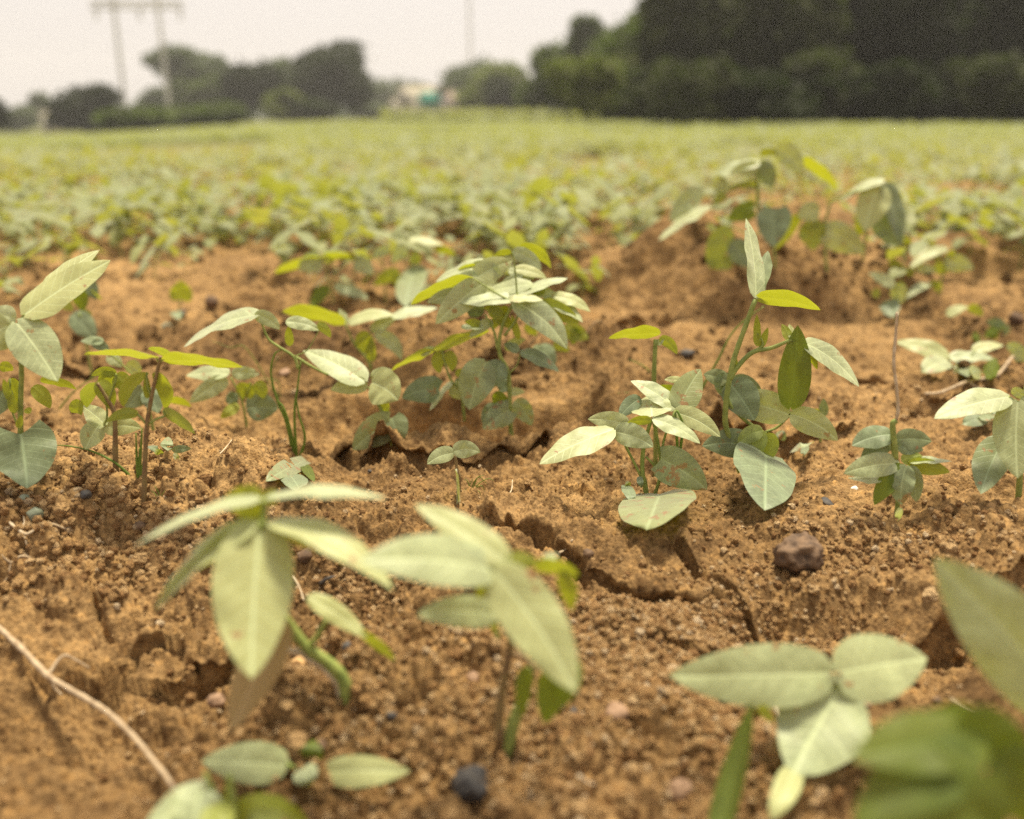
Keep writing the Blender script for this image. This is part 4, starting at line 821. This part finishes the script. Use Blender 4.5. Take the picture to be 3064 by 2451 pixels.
twig('G', [(1075, 420), (1105, 385), (1140, 360)], [], .0007, .0005, 'tiny straw at the crack right of the broad-leaved foreground plant', STRAW)
twig('F', [(790, 600), (820, 650), (840, 705)], [], .0006, .0004, 'hair-thin rootlet right of the long hanging leaf', STRAW)
twig('B', [(1375, 1665), (1400, 1620), (1405, 1575)], [], .0007, .0004, 'small curved straw on the open soil', STRAW)
twig('A', [(1330, 1365), (1370, 1330), (1415, 1290)], [], .0006, .0004, 'straight straw lying left of the thin green stalks', STRAW)
twig('H', [(1240, 1250), (1270, 1290), (1230, 1340), (1180, 1380)], [], .0009, .0006, 'pale curled straw beside the three-leaved plant', STRAW)
twig('H', [(755, 1190), (780, 1240), (800, 1290)], [], .0007, .0005, 'straw sliver leaning against the pale gravel', STRAW)
twig('H', [(1700, 1140), (1800, 1190), (1930, 1255)], [], .0008, .0005, 'fine dark rootlet above the corner leaf cluster', TWIG)
twig('G', [(1170, 1660), (1210, 1645), (1250, 1640)], [], .0009, .0006, 'short straw near the bottom edge of the soil', STRAW)
twig('F', [(920, 595), (960, 605), (1000, 600)], [], .0014, .0009, 'small black bark sliver above the gravel slope', ROCK_BLUE)

def stone(zoom, x, y, w, h, label, m=ROCK, seed=1, sink=.3, sub=3, rough=.1):
    ox, oy, sc_ = ZOOM[zoom]; g = ground_hit(ox + x / sc_, oy + (y + h * .35) / sc_)
    dist = (g - CAM).dot(Vector((0, CP, -SP))); k = dist / FPX / sc_
    import bmesh
    bm = bmesh.new(); bmesh.ops.create_icosphere(bm, subdivisions=sub, radius=1)
    from mathutils import noise
    rx, rz = w * k / 2, h * k / 2
    for v in bm.verts:
        d = 1 + .20 * noise.noise(v.co * 1.1 + Vector((seed * 7.1, 0, 0))) + rough * 1.6 * noise.noise(v.co * 3.1 + Vector((seed, 3, 0))) + rough * .8 * noise.noise(v.co * 8 + Vector((seed, 0, 5)))
        v.co = Vector((v.co.x * rx * d, v.co.y * (rx + rz) / 2 * d, v.co.z * rz * d))
    me = bpy.data.meshes.new('stone_mesh'); bm.to_mesh(me); bm.free(); me.materials.append(m)
    me.polygons.foreach_set('use_smooth', [True] * len(me.polygons))
    o = obj('stone', me); o.location = (g.x, g.y + rz * .3, g.z + rz * (1 - sink) * .75); o.rotation_euler = (0, seed * .3 % .5, seed)
    tag(o, label, 'stone', 'stones on the soil'); return o
stone('H', 895, 290, 285, 220, 'rounded purple-brown stone, the largest, on the right soil slope', ROCK, 1, .25, 4, .12)
stone('G', 620, 1610, 190, 170, 'dark blue-grey blurred pebble at the bottom centre', ROCK_BLUE, 2, .55, 3, .35)
stone('F', 845, 465, 78, 72, 'pointed dark pebble right of the long hanging leaf', ROCK, 3, .1)
stone('F', 1055, 930, 56, 62, 'small round dark pebble near the curved green stem', ROCK_BLUE, 4)
stone('G', 1370, 1200, 130, 90, 'pinkish flat stone with a shaded underside right of the red-stemmed plant', ROCK_PINK, 5)
stone('G', 630, 990, 75, 70, 'reddish pebble left of the dark red stem', ROCK_PINK, 6)
stone('H', 240, 1560, 150, 110, 'blurred mauve pebble left of the thick dark blade', ROCK_PINK, 7)
stone('F', 930, 1480, 60, 50, 'dark pebble between the two oval seedling leaves', ROCK, 8)
stone('F', 1265, 1290, 44, 44, 'tiny blue-black pebble on the lower soil', ROCK_BLUE, 9)
stone('G', 215, 1265, 50, 46, 'blue-black pebble left below the reddish pebble', ROCK_BLUE, 10)
stone('G', 1150, 1185, 50, 36, 'tiny dark pebble beside the pinkish flat stone', ROCK_BLUE, 11)
stone('G', 1225, 365, 62, 44, 'purple pebble lying in the crack', ROCK, 12)
stone('E', 690, 300, 60, 50, 'shaded dark clod chip behind the thin left leaf', ROCK, 13)
stone('E', 440, 245, 60, 46, 'dark chip on the left mound', ROCK_BLUE, 14)
stone('E', 175, 250, 80, 70, 'pale green chip, the lower of two on the left mound', CHIP, 15)
stone('E', 125, 190, 60, 50, 'pale green chip, the upper of two on the left mound', CHIP, 16)
stone('B', 105, 890, 90, 36, 'flat mauve stone beside the thin green stalks', ROCK_PINK, 17)
stone('A', 1285, 430, 80, 90, 'dark stone on the bare mound right of the round leaf', ROCK, 18)
stone('A', 1100, 500, 60, 50, 'dark green blurred chip under the round leaf', ROCK_BLUE, 19)
stone('A', 1010, 565, 60, 60, 'pale blurred chip left below the round leaf', CHIP, 20)
stone('C', 620, 540, 110, 60, 'grey stone behind the tall leaning plant', ROCK_BLUE, 21)
stone('H', 1250, 1140, 60, 50, 'rusty pebble right of the three-leaved plant', ROCK_PINK, 22)
stone('H', 1640, 1100, 50, 44, 'purple pebble on the dark right soil', ROCK, 23)
stone('C', 1470, 1440, 90, 30, 'flat dark sliver of stone right of the heart leaf', ROCK_BLUE, 24)
stone('F', 410, 1190, 90, 70, 'orange-brown clod in the lower left shade', ROCK_PINK, 25, .3, 3, .2)
stone('F', 815, 980, 90, 80, 'sandy clod under the curved green stem', CRUMB, 26, .4, 3, .2)
stone('H', 670, 1010, 0, 0, '', CRUMB, 27) if False else None
stone('D', 985, 1575, 50, 44, 'sandy pebble at the right mound edge', CRUMB, 28)
stone('D', 205, 1470, 44, 40, 'white chip left of the wilting plant', CONCRETE, 29)
stone('D', 1130, 510, 90, 80, 'dark stone beside low plants near right edge', ROCK, 31)
stone('B', 590, 1518, 24, 20, 'tiny blue-black grain on the open soil centre', ROCK_BLUE, 32)

# ------------------------------------------------------------------ field plants
def local_leaf(parts, B, T, w, droop, Nn=(0, 0, 1), rows=8, half=3, heart=.12, seed=0):
    B = np.array(B, float); T = np.array(T, float); C = (B + T) / 2 + np.array((0, 0, droop))
    parts.append(('leaf', leaf_arrays_up(B, C, T, Nn, w, heart=heart, rows=rows, half=half, seed=seed)))
def make_proto(seed, h, low=False):
    rs = random.Random(seed); parts = []; rows, half = (3, 1) if low else (9, 3); seg = 4 if low else 6
    top = np.array((rs.uniform(-.02, .02), rs.uniform(-.02, .02), h))
    parts.append(('stem', tube_arrays([np.array((0, 0, -.015)), top * .5 + np.array((.004, 0, 0)), top], .0018, .0012, seg=seg)))
    a0 = rs.uniform(0, 6.28)
    for s_ in (0, math.pi):
        a = a0 + s_; d = np.array((math.cos(a), math.sin(a), 0)); b = top * .45
        p1 = b + d * .018 + np.array((0, 0, .012)); L = rs.uniform(.035, .05)
        parts.append(('petiole', tube_arrays([b, p1], .0009, .0008, seg=4)))
        local_leaf(parts, p1, p1 + d * L * .8 - np.array((0, 0, L * rs.uniform(.3, .9))), L * .85, .006, tuple(d * .6 + np.array((0, 0, 1))), rows, half, .4, rs.randint(0, 999))
    for t_ in range(rs.choice([2, 3, 3])):
        a = a0 + 1.2 + t_ * 2.2 + rs.uniform(-.4, .4); d = np.array((math.cos(a), math.sin(a), 0)); b = top * rs.uniform(.72, 1.0)
        e = b + d * rs.uniform(.025, .05) + np.array((0, 0, rs.uniform(.01, .04)))
        parts.append(('petiole', tube_arrays([b, (b + e) / 2 + np.array((0, 0, .004)), e], .0011, .0008, seg=4)))
        for da in (-1.35, 0, 1.35):
            aa = a + da + rs.uniform(-.2, .2); d2 = np.array((math.cos(aa), math.sin(aa), 0)); L = rs.uniform(.046, .080)
            dr = rs.uniform(-.6, .8)
            T = e + d2 * L * math.cos(dr) - np.array((0, 0, L * math.sin(dr)))
            local_leaf(parts, e + d2 * .003, T, L * rs.uniform(.40, .52), rs.uniform(.002, .012), tuple(d2 * math.sin(dr) + np.array((0, 0, math.cos(dr)))), rows, half, .12, rs.randint(0, 999))
    return parts
def joined_mesh(name, parts):
    V = []; F = []; UV = []; MI = []; o_ = 0
    for kind, arr in parts:
        v, f = arr[0], arr[1]; V.append(v); F += [tuple(dict.fromkeys((q + o_ for q in ff))) for ff in f.tolist()]
        UV.append(arr[2] if kind == 'leaf' else np.zeros((len(v), 2))); MI += [0 if kind == 'leaf' else 1] * len(f); o_ += len(v)
    V = np.vstack(V); UV = np.vstack(UV)
    me = bpy.data.meshes.new(name); me.from_pydata([tuple(v) for v in V], [], F); me.materials.append(LEAF_FAR); me.materials.append(STEM)
    me.polygons.foreach_set('material_index', MI); me.polygons.foreach_set('use_smooth', [True] * len(F))
    l = me.uv_layers.new(name='UVMap'); idx = np.zeros(len(me.loops), dtype=np.int32); me.loops.foreach_get('vertex_index', idx)
    l.data.foreach_set('uv', UV[idx].astype(np.float32).ravel()); me.update(); return me
PROTO_PARTS = []; PROTO_JOIN = []; PROTO_LOW = []
for k in range(7):
    pr = make_proto(40 + k, .050 + .011 * k); ms_ = []
    for kind, arr in pr:
        if kind == 'leaf': ms_.append(('leaf', np_mesh('field_leaf', arr[0], arr[1], LEAF_FAR, arr[2])))
        else:
            me = bpy.data.meshes.new(kind); me.from_pydata([tuple(v) for v in arr[0]], [], [tuple(dict.fromkeys(f)) for f in arr[1].tolist()]); me.materials.append(STEM); me.update(); ms_.append((kind, me))
    PROTO_PARTS.append(ms_); PROTO_JOIN.append(joined_mesh('bean_plant', pr)); PROTO_LOW.append(obj('field_plant', joined_mesh('field_plant', make_proto(40 + k, .050 + .011 * k, True)), link=False))

def proj(x, y, z):
    d = Vector((x, y, z)) - CAM; dep = d.y * CP - d.z * SP
    up = d.y * SP + d.z * CP
    return CXP + FPX * d.x / dep, CYP - FPX * up / dep, dep
# bare patches seen in the photograph (photograph pixels of the ground point): ellipse cx, cy, rx, ry
BARE = [(700, 850, 330, 75), (1880, 720, 220, 60), (1500, 800, 420, 60), (2500, 900, 420, 130), (2860, 700, 130, 50), (2330, 650, 200, 30), (1320, 560, 60, 14), (700, 505, 90, 12), (960, 700, 90, 24), (1350, 470, 60, 8), (2700, 640, 80, 20), (1300, 500, 120, 10), (1650, 600, 120, 22)]
cand = []
gxs = np.arange(-6, 6, .12)
for row, yy in enumerate(np.arange(1.28, 7.2, .125)):
    for xx in gxs:
        x_ = xx + random.uniform(-.06, .06) + (row % 2) * .06; y_ = yy + random.uniform(-.06, .06)
        u, v, dep = proj(x_, y_, float(height(np.array([x_]), np.array([y_]), False)[0]))
        if -160 < u < 3220 and dep > 1.2:
            if any(((u - a) / c) ** 2 + ((v - b) / d) ** 2 < 1 for a, b, c, d in BARE): 
                if random.random() > (.62 if v < 770 else .16): continue
            if v > 800 and u > 300 and random.random() > .22: continue
            if v > 900 and u > 300: continue
            if 1950 < u < 2650 and v > 640 and random.random() > .15: continue
            cand.append((dep, x_, y_, u, v))
extra = []
for _ in range(5200):
    u, v = random.uniform(-150, 3200), random.uniform(600, 960); h_ = ground_hit(u, v) if _ < 0 else None
    g_ = G0(u, v); x_, y_ = float(g_[0]), float(g_[1]); u, v, dep = proj(x_, y_, float(height(np.array([x_]), np.array([y_]), False)[0]))
    lim, p_ = (850, .8) if u < 260 else (780, .75) if u < 900 else (830, .6) if u < 1620 else (740, .5) if u < 1980 else (610, .2) if u < 2660 else (860, .5)
    p_ *= 1 - .8 * float(sst(lim - 130, lim, np.array([v]))[0])
    if v > lim:
        p_ = .11 if (v < 930 and not 1950 < u < 2650) else 0
    if random.random() > p_ * (.5 + float(fbm(np.array([x_ * 3]), np.array([y_ * 3]), 77, 2)[0])): continue
    if any((x_ - a) ** 2 + (y_ - b) ** 2 < .078 ** 2 for a, b in extra): continue
    extra.append((x_, y_)); cand.append((dep, x_, y_, u, v))
    if len(extra) > 190: break
cand = [c for c in cand if float(fbm(np.array([c[1] * 1.6]), np.array([c[2] * 1.3]), 211, 2)[0]) > -.14 or random.random() < .3]
cand.sort(); 
FIELD_G = 'bean plants of the crop rows behind the mounds'
indiv = cand[:300]
ORD = ('first second third fourth fifth sixth seventh eighth ninth tenth eleventh twelfth thirteenth fourteenth fifteenth sixteenth seventeenth eighteenth nineteenth twentieth '
       'twenty-first twenty-second twenty-third twenty-fourth twenty-fifth twenty-sixth twenty-seventh twenty-eighth twenty-ninth thirtieth').split()
near30 = {id(c): ORD[j] for j, c in enumerate(sorted(indiv[:30], key=lambda c: c[3]))}
for i, (dep, x_, y_, u, v) in enumerate(indiv):
    z_ = float(height(np.array([x_]), np.array([y_]))[0]); k = random.randrange(7)
    sc_ = random.uniform(.62, 1.05) * (.95 if v < 600 else (1.0 if v < 790 else random.choice([.6, .8, 1.0]))); rz = random.uniform(0, 6.28)
    if dep < 2.6:
        side = 'left' if u < 1000 else ('middle' if u < 1900 else 'right')
        lab = {'left': 'blurred bean plant in the leafy rows behind the bare mound on the left',
               'middle': 'blurred bean plant in the rows behind the central plants',
               'right': 'blurred bean plant in the rows behind the two tall right-hand plants'}[side]
        if i < 30: lab = 'low blurred bean plant, ' + near30[id(indiv[i])] + ' from the left of the thirty nearest in the rows'
        e = empty('bean_plant', (x_, y_, z_), lab, 'plant', FIELD_G + ', ' + side)
        for kind, me in PROTO_PARTS[k]: obj(kind, me, e)
    else:
        e = obj('bean_plant', PROTO_JOIN[k]); e.location = (x_, y_, z_)
        side = 'left half' if u < 1532 else 'right half'
        tag(e, 'small strongly blurred bean plant in the far crop rows, ' + side, 'plant', 'bean plants of the far crop rows, ' + side)
    e.scale = (sc_,) * 3; e.rotation_euler = (random.uniform(-.12, .12), random.uniform(-.12, .12), rz)
# the rest of the crop, past the three hundred nearest
fp = [(x_, y_) for dep, x_, y_, u, v in cand[300:]]
n = 26000; r = 7.0 * (75 / 7.0) ** RNG.random(n); a = np.radians(RNG.uniform(-40, 40, n))
X = r * np.sin(a); Y = r * np.cos(a)
r2 = 7 * (75 / 7) ** (RNG.random(n)); k = Y > 7.0
X, Y = X[k], Y[k]
gapn = fbm(X * .9, Y * .35, 131, 2); k = gapn > -.16; X, Y = X[k], Y[k]
fpa = np.vstack([np.array(fp).reshape(-1, 2), np.stack([X, Y], 1)])
sc = RNG.uniform(.6, 1.05, len(fpa)) * (1 + .5 * sst(10, 35, fpa[:, 1]))
scatter('far_crop', np.column_stack([fpa, height(fpa[:, 0], fpa[:, 1])]), sc, PROTO_LOW, 'dense green crop covering the far part of the field', False, .2)
# a taller strip of greens along the far edge
n = 2600; X = RNG.uniform(-8, 26, n); Y = 62 + RNG.normal(0, 2.2, n) + X * .05
scatter('field_edge_greens', np.column_stack([X, Y, height(X, Y)]), RNG.uniform(3, 6.0, n), PROTO_LOW, 'brighter strip of tall greens along the far field edge', False, .2)

# ------------------------------------------------------------------ trees
def quads(C, size, rs):
    n = len(C); nrm = rs.normal(size=(n, 3)); nrm[:, 2] = np.abs(nrm[:, 2]) + .2; nrm /= np.linalg.norm(nrm, axis=1)[:, None]
    t = np.cross(nrm, rs.normal(size=(n, 3))); t /= np.linalg.norm(t, axis=1)[:, None]; b = np.cross(nrm, t)
    s_ = size * rs.uniform(.6, 1.4, (n, 1)); V = np.stack([C - t * s_ , C - b * s_ * .55, C + t * s_, C + b * s_ * .6], 1).reshape(-1, 3)
    return V, np.arange(4 * n).reshape(-1, 4)
def crown_mesh(w, h, z0, seed, n, leaf, m, lobes=9, flat=1.0):
    rs = np.random.default_rng(seed); P = []
    for k in range(lobes):
        a = rs.uniform(0, 6.28); q = rs.uniform(.15, .78)
        lc = np.array((math.cos(a) * q * w / 2, math.sin(a) * q * w / 2, z0 + (h - z0) * rs.uniform(.18, .80)))
        lr = np.array((w * .22, w * .22, (h - z0) * .22 * flat)) * rs.uniform(.6, 1.35)
        u = rs.normal(size=(n // lobes, 3)); u /= np.linalg.norm(u, axis=1)[:, None]
        u *= rs.uniform(.55, 1.08, (len(u), 1)) ** .6 * np.where(rs.random((len(u), 1)) < .10, rs.uniform(1.05, 1.45, (len(u), 1)), 1)
        P.append(lc + u * lr)
    a = rs.normal(size=(n // 7, 3)); a /= np.linalg.norm(a, axis=1)[:, None]; a *= rs.random((len(a), 1)) ** .4
    P.append(np.array((0, 0, z0 + (h - z0) * .48)) + a * np.array((w * .42, w * .42, (h - z0) * .46)))
    V, F = quads(np.vstack(P), leaf, rs); return np_mesh('crown', V, F, m, None, False)
def tree(x0, x1, ytop, D, label, m='mid', trunk=.25, seed=1, n=5000, group=None, name='tree', lobes=9, cat='tree', leafk=.05):
    """x0..x1, ytop: crown extent in photograph pixels; D: distance in metres"""
    xc = (x0 + x1) / 2; X = (xc - CXP) / FPX * D * 1.0 / (CP + (CYP - HZ) / FPX * SP) 
    f = 1 / (CP + (CYP - HZ) / FPX * SP)
    r_ = ray(xc, (ytop + 350) / 2); X = r_.x * D / r_.y; w_ = (x1 - x0) / FPX * D * f
    zg = float(height(np.array([X]), np.array([D]))[0])
    r = ray(xc, ytop); h = CAM_H + r.z * D / r.y - zg
    e = empty(name, (X, D, zg), label, cat, group)
    z0 = h * trunk
    obj('crown', crown_mesh(w_ * 1.2, h * 1.03, z0, seed, n, leafk * max(w_, h) * .8 + .06, FOL[m], lobes), e)
    rs = random.Random(seed); tw = max(.05, h * .028)
    obj('trunk', tube_mesh('trunk', [(0, 0, -.3), (rs.uniform(-.1, .1) * h * .2, 0, h * .3), (rs.uniform(-.1, .1) * h * .3, 0, h * .62)], tw * 1.2, tw * .5, BARK, seg=8, wob=.08, seed=seed), e)
    for k in range(3):
        a = rs.uniform(0, 6.28); d = Vector((math.cos(a), math.sin(a), 0)); b = Vector((0, 0, h * rs.uniform(.25, .4)))
        obj('limb', tube_mesh('limb', [b, b + d * w_ * .16 + Vector((0, 0, h * .14)), b + d * w_ * .3 + Vector((0, 0, h * .3))], tw * .5, tw * .2, BARK, seg=6), e)
    return e
T = tree
GB = 'trees beyond the field on the left'
T(-90, 22, 280, 70, 'dark tree cut by the left edge of the picture', 'dark', .1, 1, 3500, GB)
T(-10, 110, 318, 120, 'low hazy grey-green bush behind the left edge tree', 'hazy', .05, 2, 2500, GB, 'bush', 6, 'bush')
T(90, 145, 283, 125, 'narrow hazy tree just left of the dark round tree', 'hazy', .15, 3, 2500, GB)
T(158, 352, 252, 85, 'dark round tree left of the pylon legs', 'dark', .08, 4, 6500, GB)
T(300, 420, 322, 70, 'low olive bush at the foot of the pylon', 'mid', .02, 5, 3500, GB, 'bush', 7, 'bush')
T(400, 530, 262, 130, 'hazy tree between the pylon and the umbrella-shaped tree', 'hazy', .1, 6, 3500, GB)
def umbrella_tree():
    e = T(470, 690, 152, 120, 'flat-topped umbrella-shaped tree against the pale sky', 'hazy', .50, 7, 4200, GB, 'tree', 9)
umbrella_tree()
T(520, 700, 232, 115, 'olive tree below the umbrella-shaped crown', 'mid', .05, 8, 5000, GB)
T(660, 810, 188, 100, 'dark tree between the umbrella-shaped tree and the tall tree', 'dark', .1, 9, 5500, GB)
T(590, 730, 300, 75, 'dry yellowish bush at the foot of the olive tree', 'mid', .02, 10, 3500, GB, 'bush', 7, 'bush')
T(560, 705, 340, 60, 'dark low bush on the field edge', 'dark', .0, 11, 3000, GB, 'bush', 7, 'bush')
T(800, 960, 168, 110, 'hazy tree joined to the left of the tall tree', 'hazy', .12, 12, 5000, GB)
T(880, 1060, 142, 100, 'tall tree with the highest crown left of the house', 'dark', .12, 13, 6500, GB)
T(980, 1100, 210, 102, 'rounded shoulder tree on the right of the tall tree', 'dark', .1, 14, 4500, GB)
T(780, 900, 262, 90, 'light green bushy tree in front of the tall tree', 'light', .05, 15, 3500, GB)
T(1090, 1270, 225, 160, 'small hazy domed tree behind the house', 'hazy', .2, 16, 3500, GB)
T(1040, 1190, 300, 125, 'low pale scrub left of the cream house', 'hazy', .0, 17, 3000, GB, 'bush', 7, 'bush')
T(330, 620, 318, 66, 'long low olive thicket on the left field edge', 'mid', .0, 18, 4500, GB, 'bush', 10, 'bush')
T(820, 1010, 300, 92, 'short dark tree mass below the tall tree', 'dark', .0, 19, 4500, GB, 'bush', 8, 'bush')
GC = 'trees beyond the field in the centre'
T(1310, 1480, 190, 120, 'hazy tree right of the cream house', 'hazy', .1, 21, 4500, GC)
T(1400, 1590, 172, 100, 'broad olive tree right of the pink hut', 'light', .08, 22, 6000, GC)
T(1470, 1590, 235, 96, 'dark gap bush between two olive trees', 'dark', .0, 23, 3000, GC, 'bush', 6, 'bush')
T(1570, 1720, 195, 90, 'hazy brownish tree left of the leaning crown', 'hazy', .1, 24, 4500, GC)
T(1590, 1810, 140, 66, 'olive tree under the thin hazy treetop', 'mid', .1, 25, 6000, GC)
T(1690, 1810, 50, 62, 'thin hazy treetop left of the dark wood', 'hazy', .45, 26, 2600, GC, 'tree', 9, 'tree', .05)
T(1660, 1850, 190, 38, 'light green tree with a short visible trunk at the field edge', 'light', .28, 27, 5000, GC)
T(1780, 1960, 200, 42, 'olive bushy tree against the dark wood', 'mid', .12, 28, 5000, GC)
T(1850, 2010, 130, 44, 'olive leafy tree in front of the left end of the dark wood', 'light', .05, 29, 6000, GC)
T(1760, 1900, 100, 56, 'yellowish tree between the thin treetop and the dark wood', 'mid', .05, 30, 5000, GC)
GD = 'tall trees of the dark wood'
T(1740, 1960, 95, 52, 'leftmost tall tree of the dark wood, olive-crowned', 'mid', .08, 31, 8000, GD)
T(1830, 2080, 10, 46, 'olive-edged tall tree beside the leftmost tree of the dark wood', 'mid', .05, 32, 10000, GD)
lab = ['third tall tree of the dark wood from the left', 'tall dark tree behind the olive-edged one', 'dark tree above the tall blurred bean plant', 'very dark tree in the middle of the wood',
       'dark tree right of the middle of the wood', 'dark tree near the right end of the wood', 'dark tree above the second tall bean plant', 'rightmost dark tree cut by the picture edge']
for k, (a, b, yt, D) in enumerate([(1980, 2280, -160, 40), (1930, 2200, -90, 47), (2180, 2500, -260, 38), (2350, 2660, -300, 42), (2520, 2820, -280, 38), (2700, 3010, -320, 41), (2420, 2760, -330, 48), (2860, 3240, -300, 38)]):
    T(a, b, yt, D, lab[k], 'olive' if k in (0, 2, 5) else 'dark', .03, 50 + k, 12000, GD, 'tree', 14)
lab = ['low dark bush at the left foot of the wood', 'low dark bush second from the left at the foot of the wood', 'brownish low bush at the foot of the wood', 'low dark bush in the middle of the foot of the wood',
       'low dark bush right of the middle foot of the wood', 'low dark bush third from the right edge', 'low dark bush second from the right edge', 'low dark bush at the right edge foot of the wood']
for k in range(8):
    a = 1930 + k * 150
    T(a, a + 230, 170 + 30 * (k % 3), 33 + (k % 2), lab[k], 'dark' if k % 3 else 'olive', .0, 70 + k, 5500, 'low bushes at the foot of the wood', 'bush', 9, 'bush')
lab = ['far dark tree behind the wood, left one', 'far dark tree behind the wood, second one', 'far dark tree behind the wood, third one', 'far dark tree behind the wood, right one']
for k in range(4):
    a = 2000 + k * 290
    T(a, a + 420, -420, 58, lab[k], 'dark', .0, 90 + k, 9000, GD, 'tree', 14)

n = 16000; X = RNG.uniform(-170, 170, n); Y = 205 + RNG.normal(0, 6, n); hh_ = 3.4 + 2.2 * fbm(X * .06, X * 0 + 3, 301, 3) * 2
V, F = quads(np.stack([X, Y, height(X, Y) + hh_ * RNG.random(n) ** .8], 1), .75, RNG)
tag(obj('distant_woodland', np_mesh('woodland', V, F, FOL['hazy'], None, False)), 'far hazy belt of woodland along the horizon behind the trees', None, None, 'stuff')
# ------------------------------------------------------------------ houses, pylons
def box(name, x0, x1, y0, y1, z0, z1, m, parent):
    V = [(x, y, z) for x in (x0, x1) for y in (y0, y1) for z in (z0, z1)]
    F = [(0, 1, 3, 2), (4, 6, 7, 5), (0, 4, 5, 1), (2, 3, 7, 6), (0, 2, 6, 4), (1, 5, 7, 3)]
    return obj(name, np_mesh(name, V, F, m, None, False), parent)
def atp(px, py, D): r = ray(px, py); return r.x * D / r.y
def at(px, D):
    f = 1 / (CP + (CYP - HZ) / FPX * SP); return (px - CXP) / FPX * D * f
def zat(py, D, px=CXP): r = ray(px, py); return CAM_H + r.z * D / r.y
def house(x0, x1, ytop, D, label, wm, door, name='house', dm=DARKW):
    X0, X1 = at(x0, D), at(x1, D); zg = float(height(np.array([(X0 + X1) / 2]), np.array([float(D)]))[0]); H = zat(ytop, D) - zg; W = X1 - X0
    e = empty(name, ((X0 + X1) / 2, D, zg), label, 'house', 'small houses beyond the field')
    box('wall', -W / 2, W / 2, 0, W * .8, -.3, H, wm, e)
    box('roof', -W / 2 - .2, W / 2 + .2, -.25, W * .8 + .2, H + .003, H + .16, ROOFM, e)
    for a, b, c, d, mm, nm in door: box(nm, -W / 2 + a * W, -W / 2 + b * W, -.12, .05, c * H, d * H, mm, e)
house(1195, 1318, 258, 118, 'cream flat-roofed house with turquoise awning and dark doorway', CREAM, [(.10, .22, .45, .75, DARKW, 'window'), (.55, .95, .0, .42, DARKW, 'door'), (.50, 1.0, .46, .82, TURQ, 'shutter')])
house(1165, 1200, 295, 117, 'low pale annex left of the cream house', CREAM, [(.3, .6, 0, .7, DARKW, 'door')])
house(1330, 1375, 272, 116, 'small pink hut right of the cream house', PINKW, [(.3, .62, 0, .7, DARKW, 'door')])
house(118, 165, 335, 112, 'small pale hut left of the dark round tree', CREAM, [(.35, .6, 0, .7, DARKW, 'door')])
house(1590, 1625, 315, 66, 'little white hut at the foot of the olive trees', CREAM, [(.35, .65, 0, .7, DARKW, 'door')])
house(1345, 1392, 330, 100, 'low whitish wall block in front of the pink hut', CREAM, [(.4, .6, 0, .6, DARKW, 'door')])

def pylon():
    D = 88; e = empty('power_pylon', (at(400, D), D, -1.2), 'twin-legged power pylon with crossarm fading into the pale sky', 'pylon', None); L = e.location
    zt = zat(-120, D)
    for xb, xt in ((378, 338), (508, 470)):
        obj('leg', tube_mesh('pylon_leg', [Vector((atp(xb, 350, D), D, -1.6)) - L, Vector((atp((xb + xt) / 2, 175, D), D, zat(175, D))) - L, Vector((atp(xt, 0, D), D, zat(0, D))) - L, Vector((atp(2 * xt - (xb + xt) / 2, -175, D), D, zat(-175, D))) - L], .19, .15, CONCRETE, seg=8), e)
    for z_ in (zat(4, D), zat(24, D)):
        box('crossarm', atp(270, 15, D) - L.x, atp(548, 15, D) - L.x, -.18, .18, z_ - L.z - .1, z_ - L.z + .1, CONCRETE, e)
    for k in range(9):
        xx = atp(275 + k * 34, 15, D) - L.x; xx2 = atp(275 + (k + 1) * 34, 15, D) - L.x if k < 8 else xx
        za, zb = zat(4, D) - L.z, zat(24, D) - L.z
        if k < 8: obj('brace', tube_mesh('brace', [(xx, 0, za if k % 2 else zb), (xx2, 0, zb if k % 2 else za)], .07, .07, CONCRETE, seg=5), e)
    for px in (288, 418, 540):
        obj('insulator', tube_mesh('insulator', [(atp(px, 40, D) - L.x, -.1, zat(26, D) - L.z), (atp(px, 40, D) - L.x, -.1, zat(60, D) - L.z)], .14, .12, CONCRETE, seg=8), e)
pylon()
D = 130
e = empty('power_pole', (at(1412, D), D, 0), 'single thin faint power pole above the centre trees', 'pole')
obj('pole', tube_mesh('pole', [(0, 0, -.5), (-.1, 0, 8), (-.2, 0, zat(-150, D))], .2, .14, CONCRETE, seg=8), e)
box('crossarm', -1.6, 1.6, -.12, .12, zat(-120, D), zat(-120, D) + .2, CONCRETE, e)

# ------------------------------------------------------------------ haze
bpy.ops.mesh.primitive_cube_add(size=1, location=(0, 90, 12.0))
hz = bpy.context.object; hz.name = 'haze'; hz.scale = (1000, 1000, 40)
hz.location = (0, 0, 10.0)
tag(hz, 'pale haze filling the air over the field', None, None, 'stuff')
m = bpy.data.materials.new('haze'); m.use_nodes = True; n = m.node_tree; n.nodes.clear()
o = N(n, 'ShaderNodeOutputMaterial'); v = N(n, 'ShaderNodeVolumePrincipled', Density=.0010, Anisotropy=.3); v.inputs['Color'].default_value = (.95, .93, .90, 1)
n.links.new(v.outputs[0], o.inputs['Volume']); hz.data.materials.append(m)
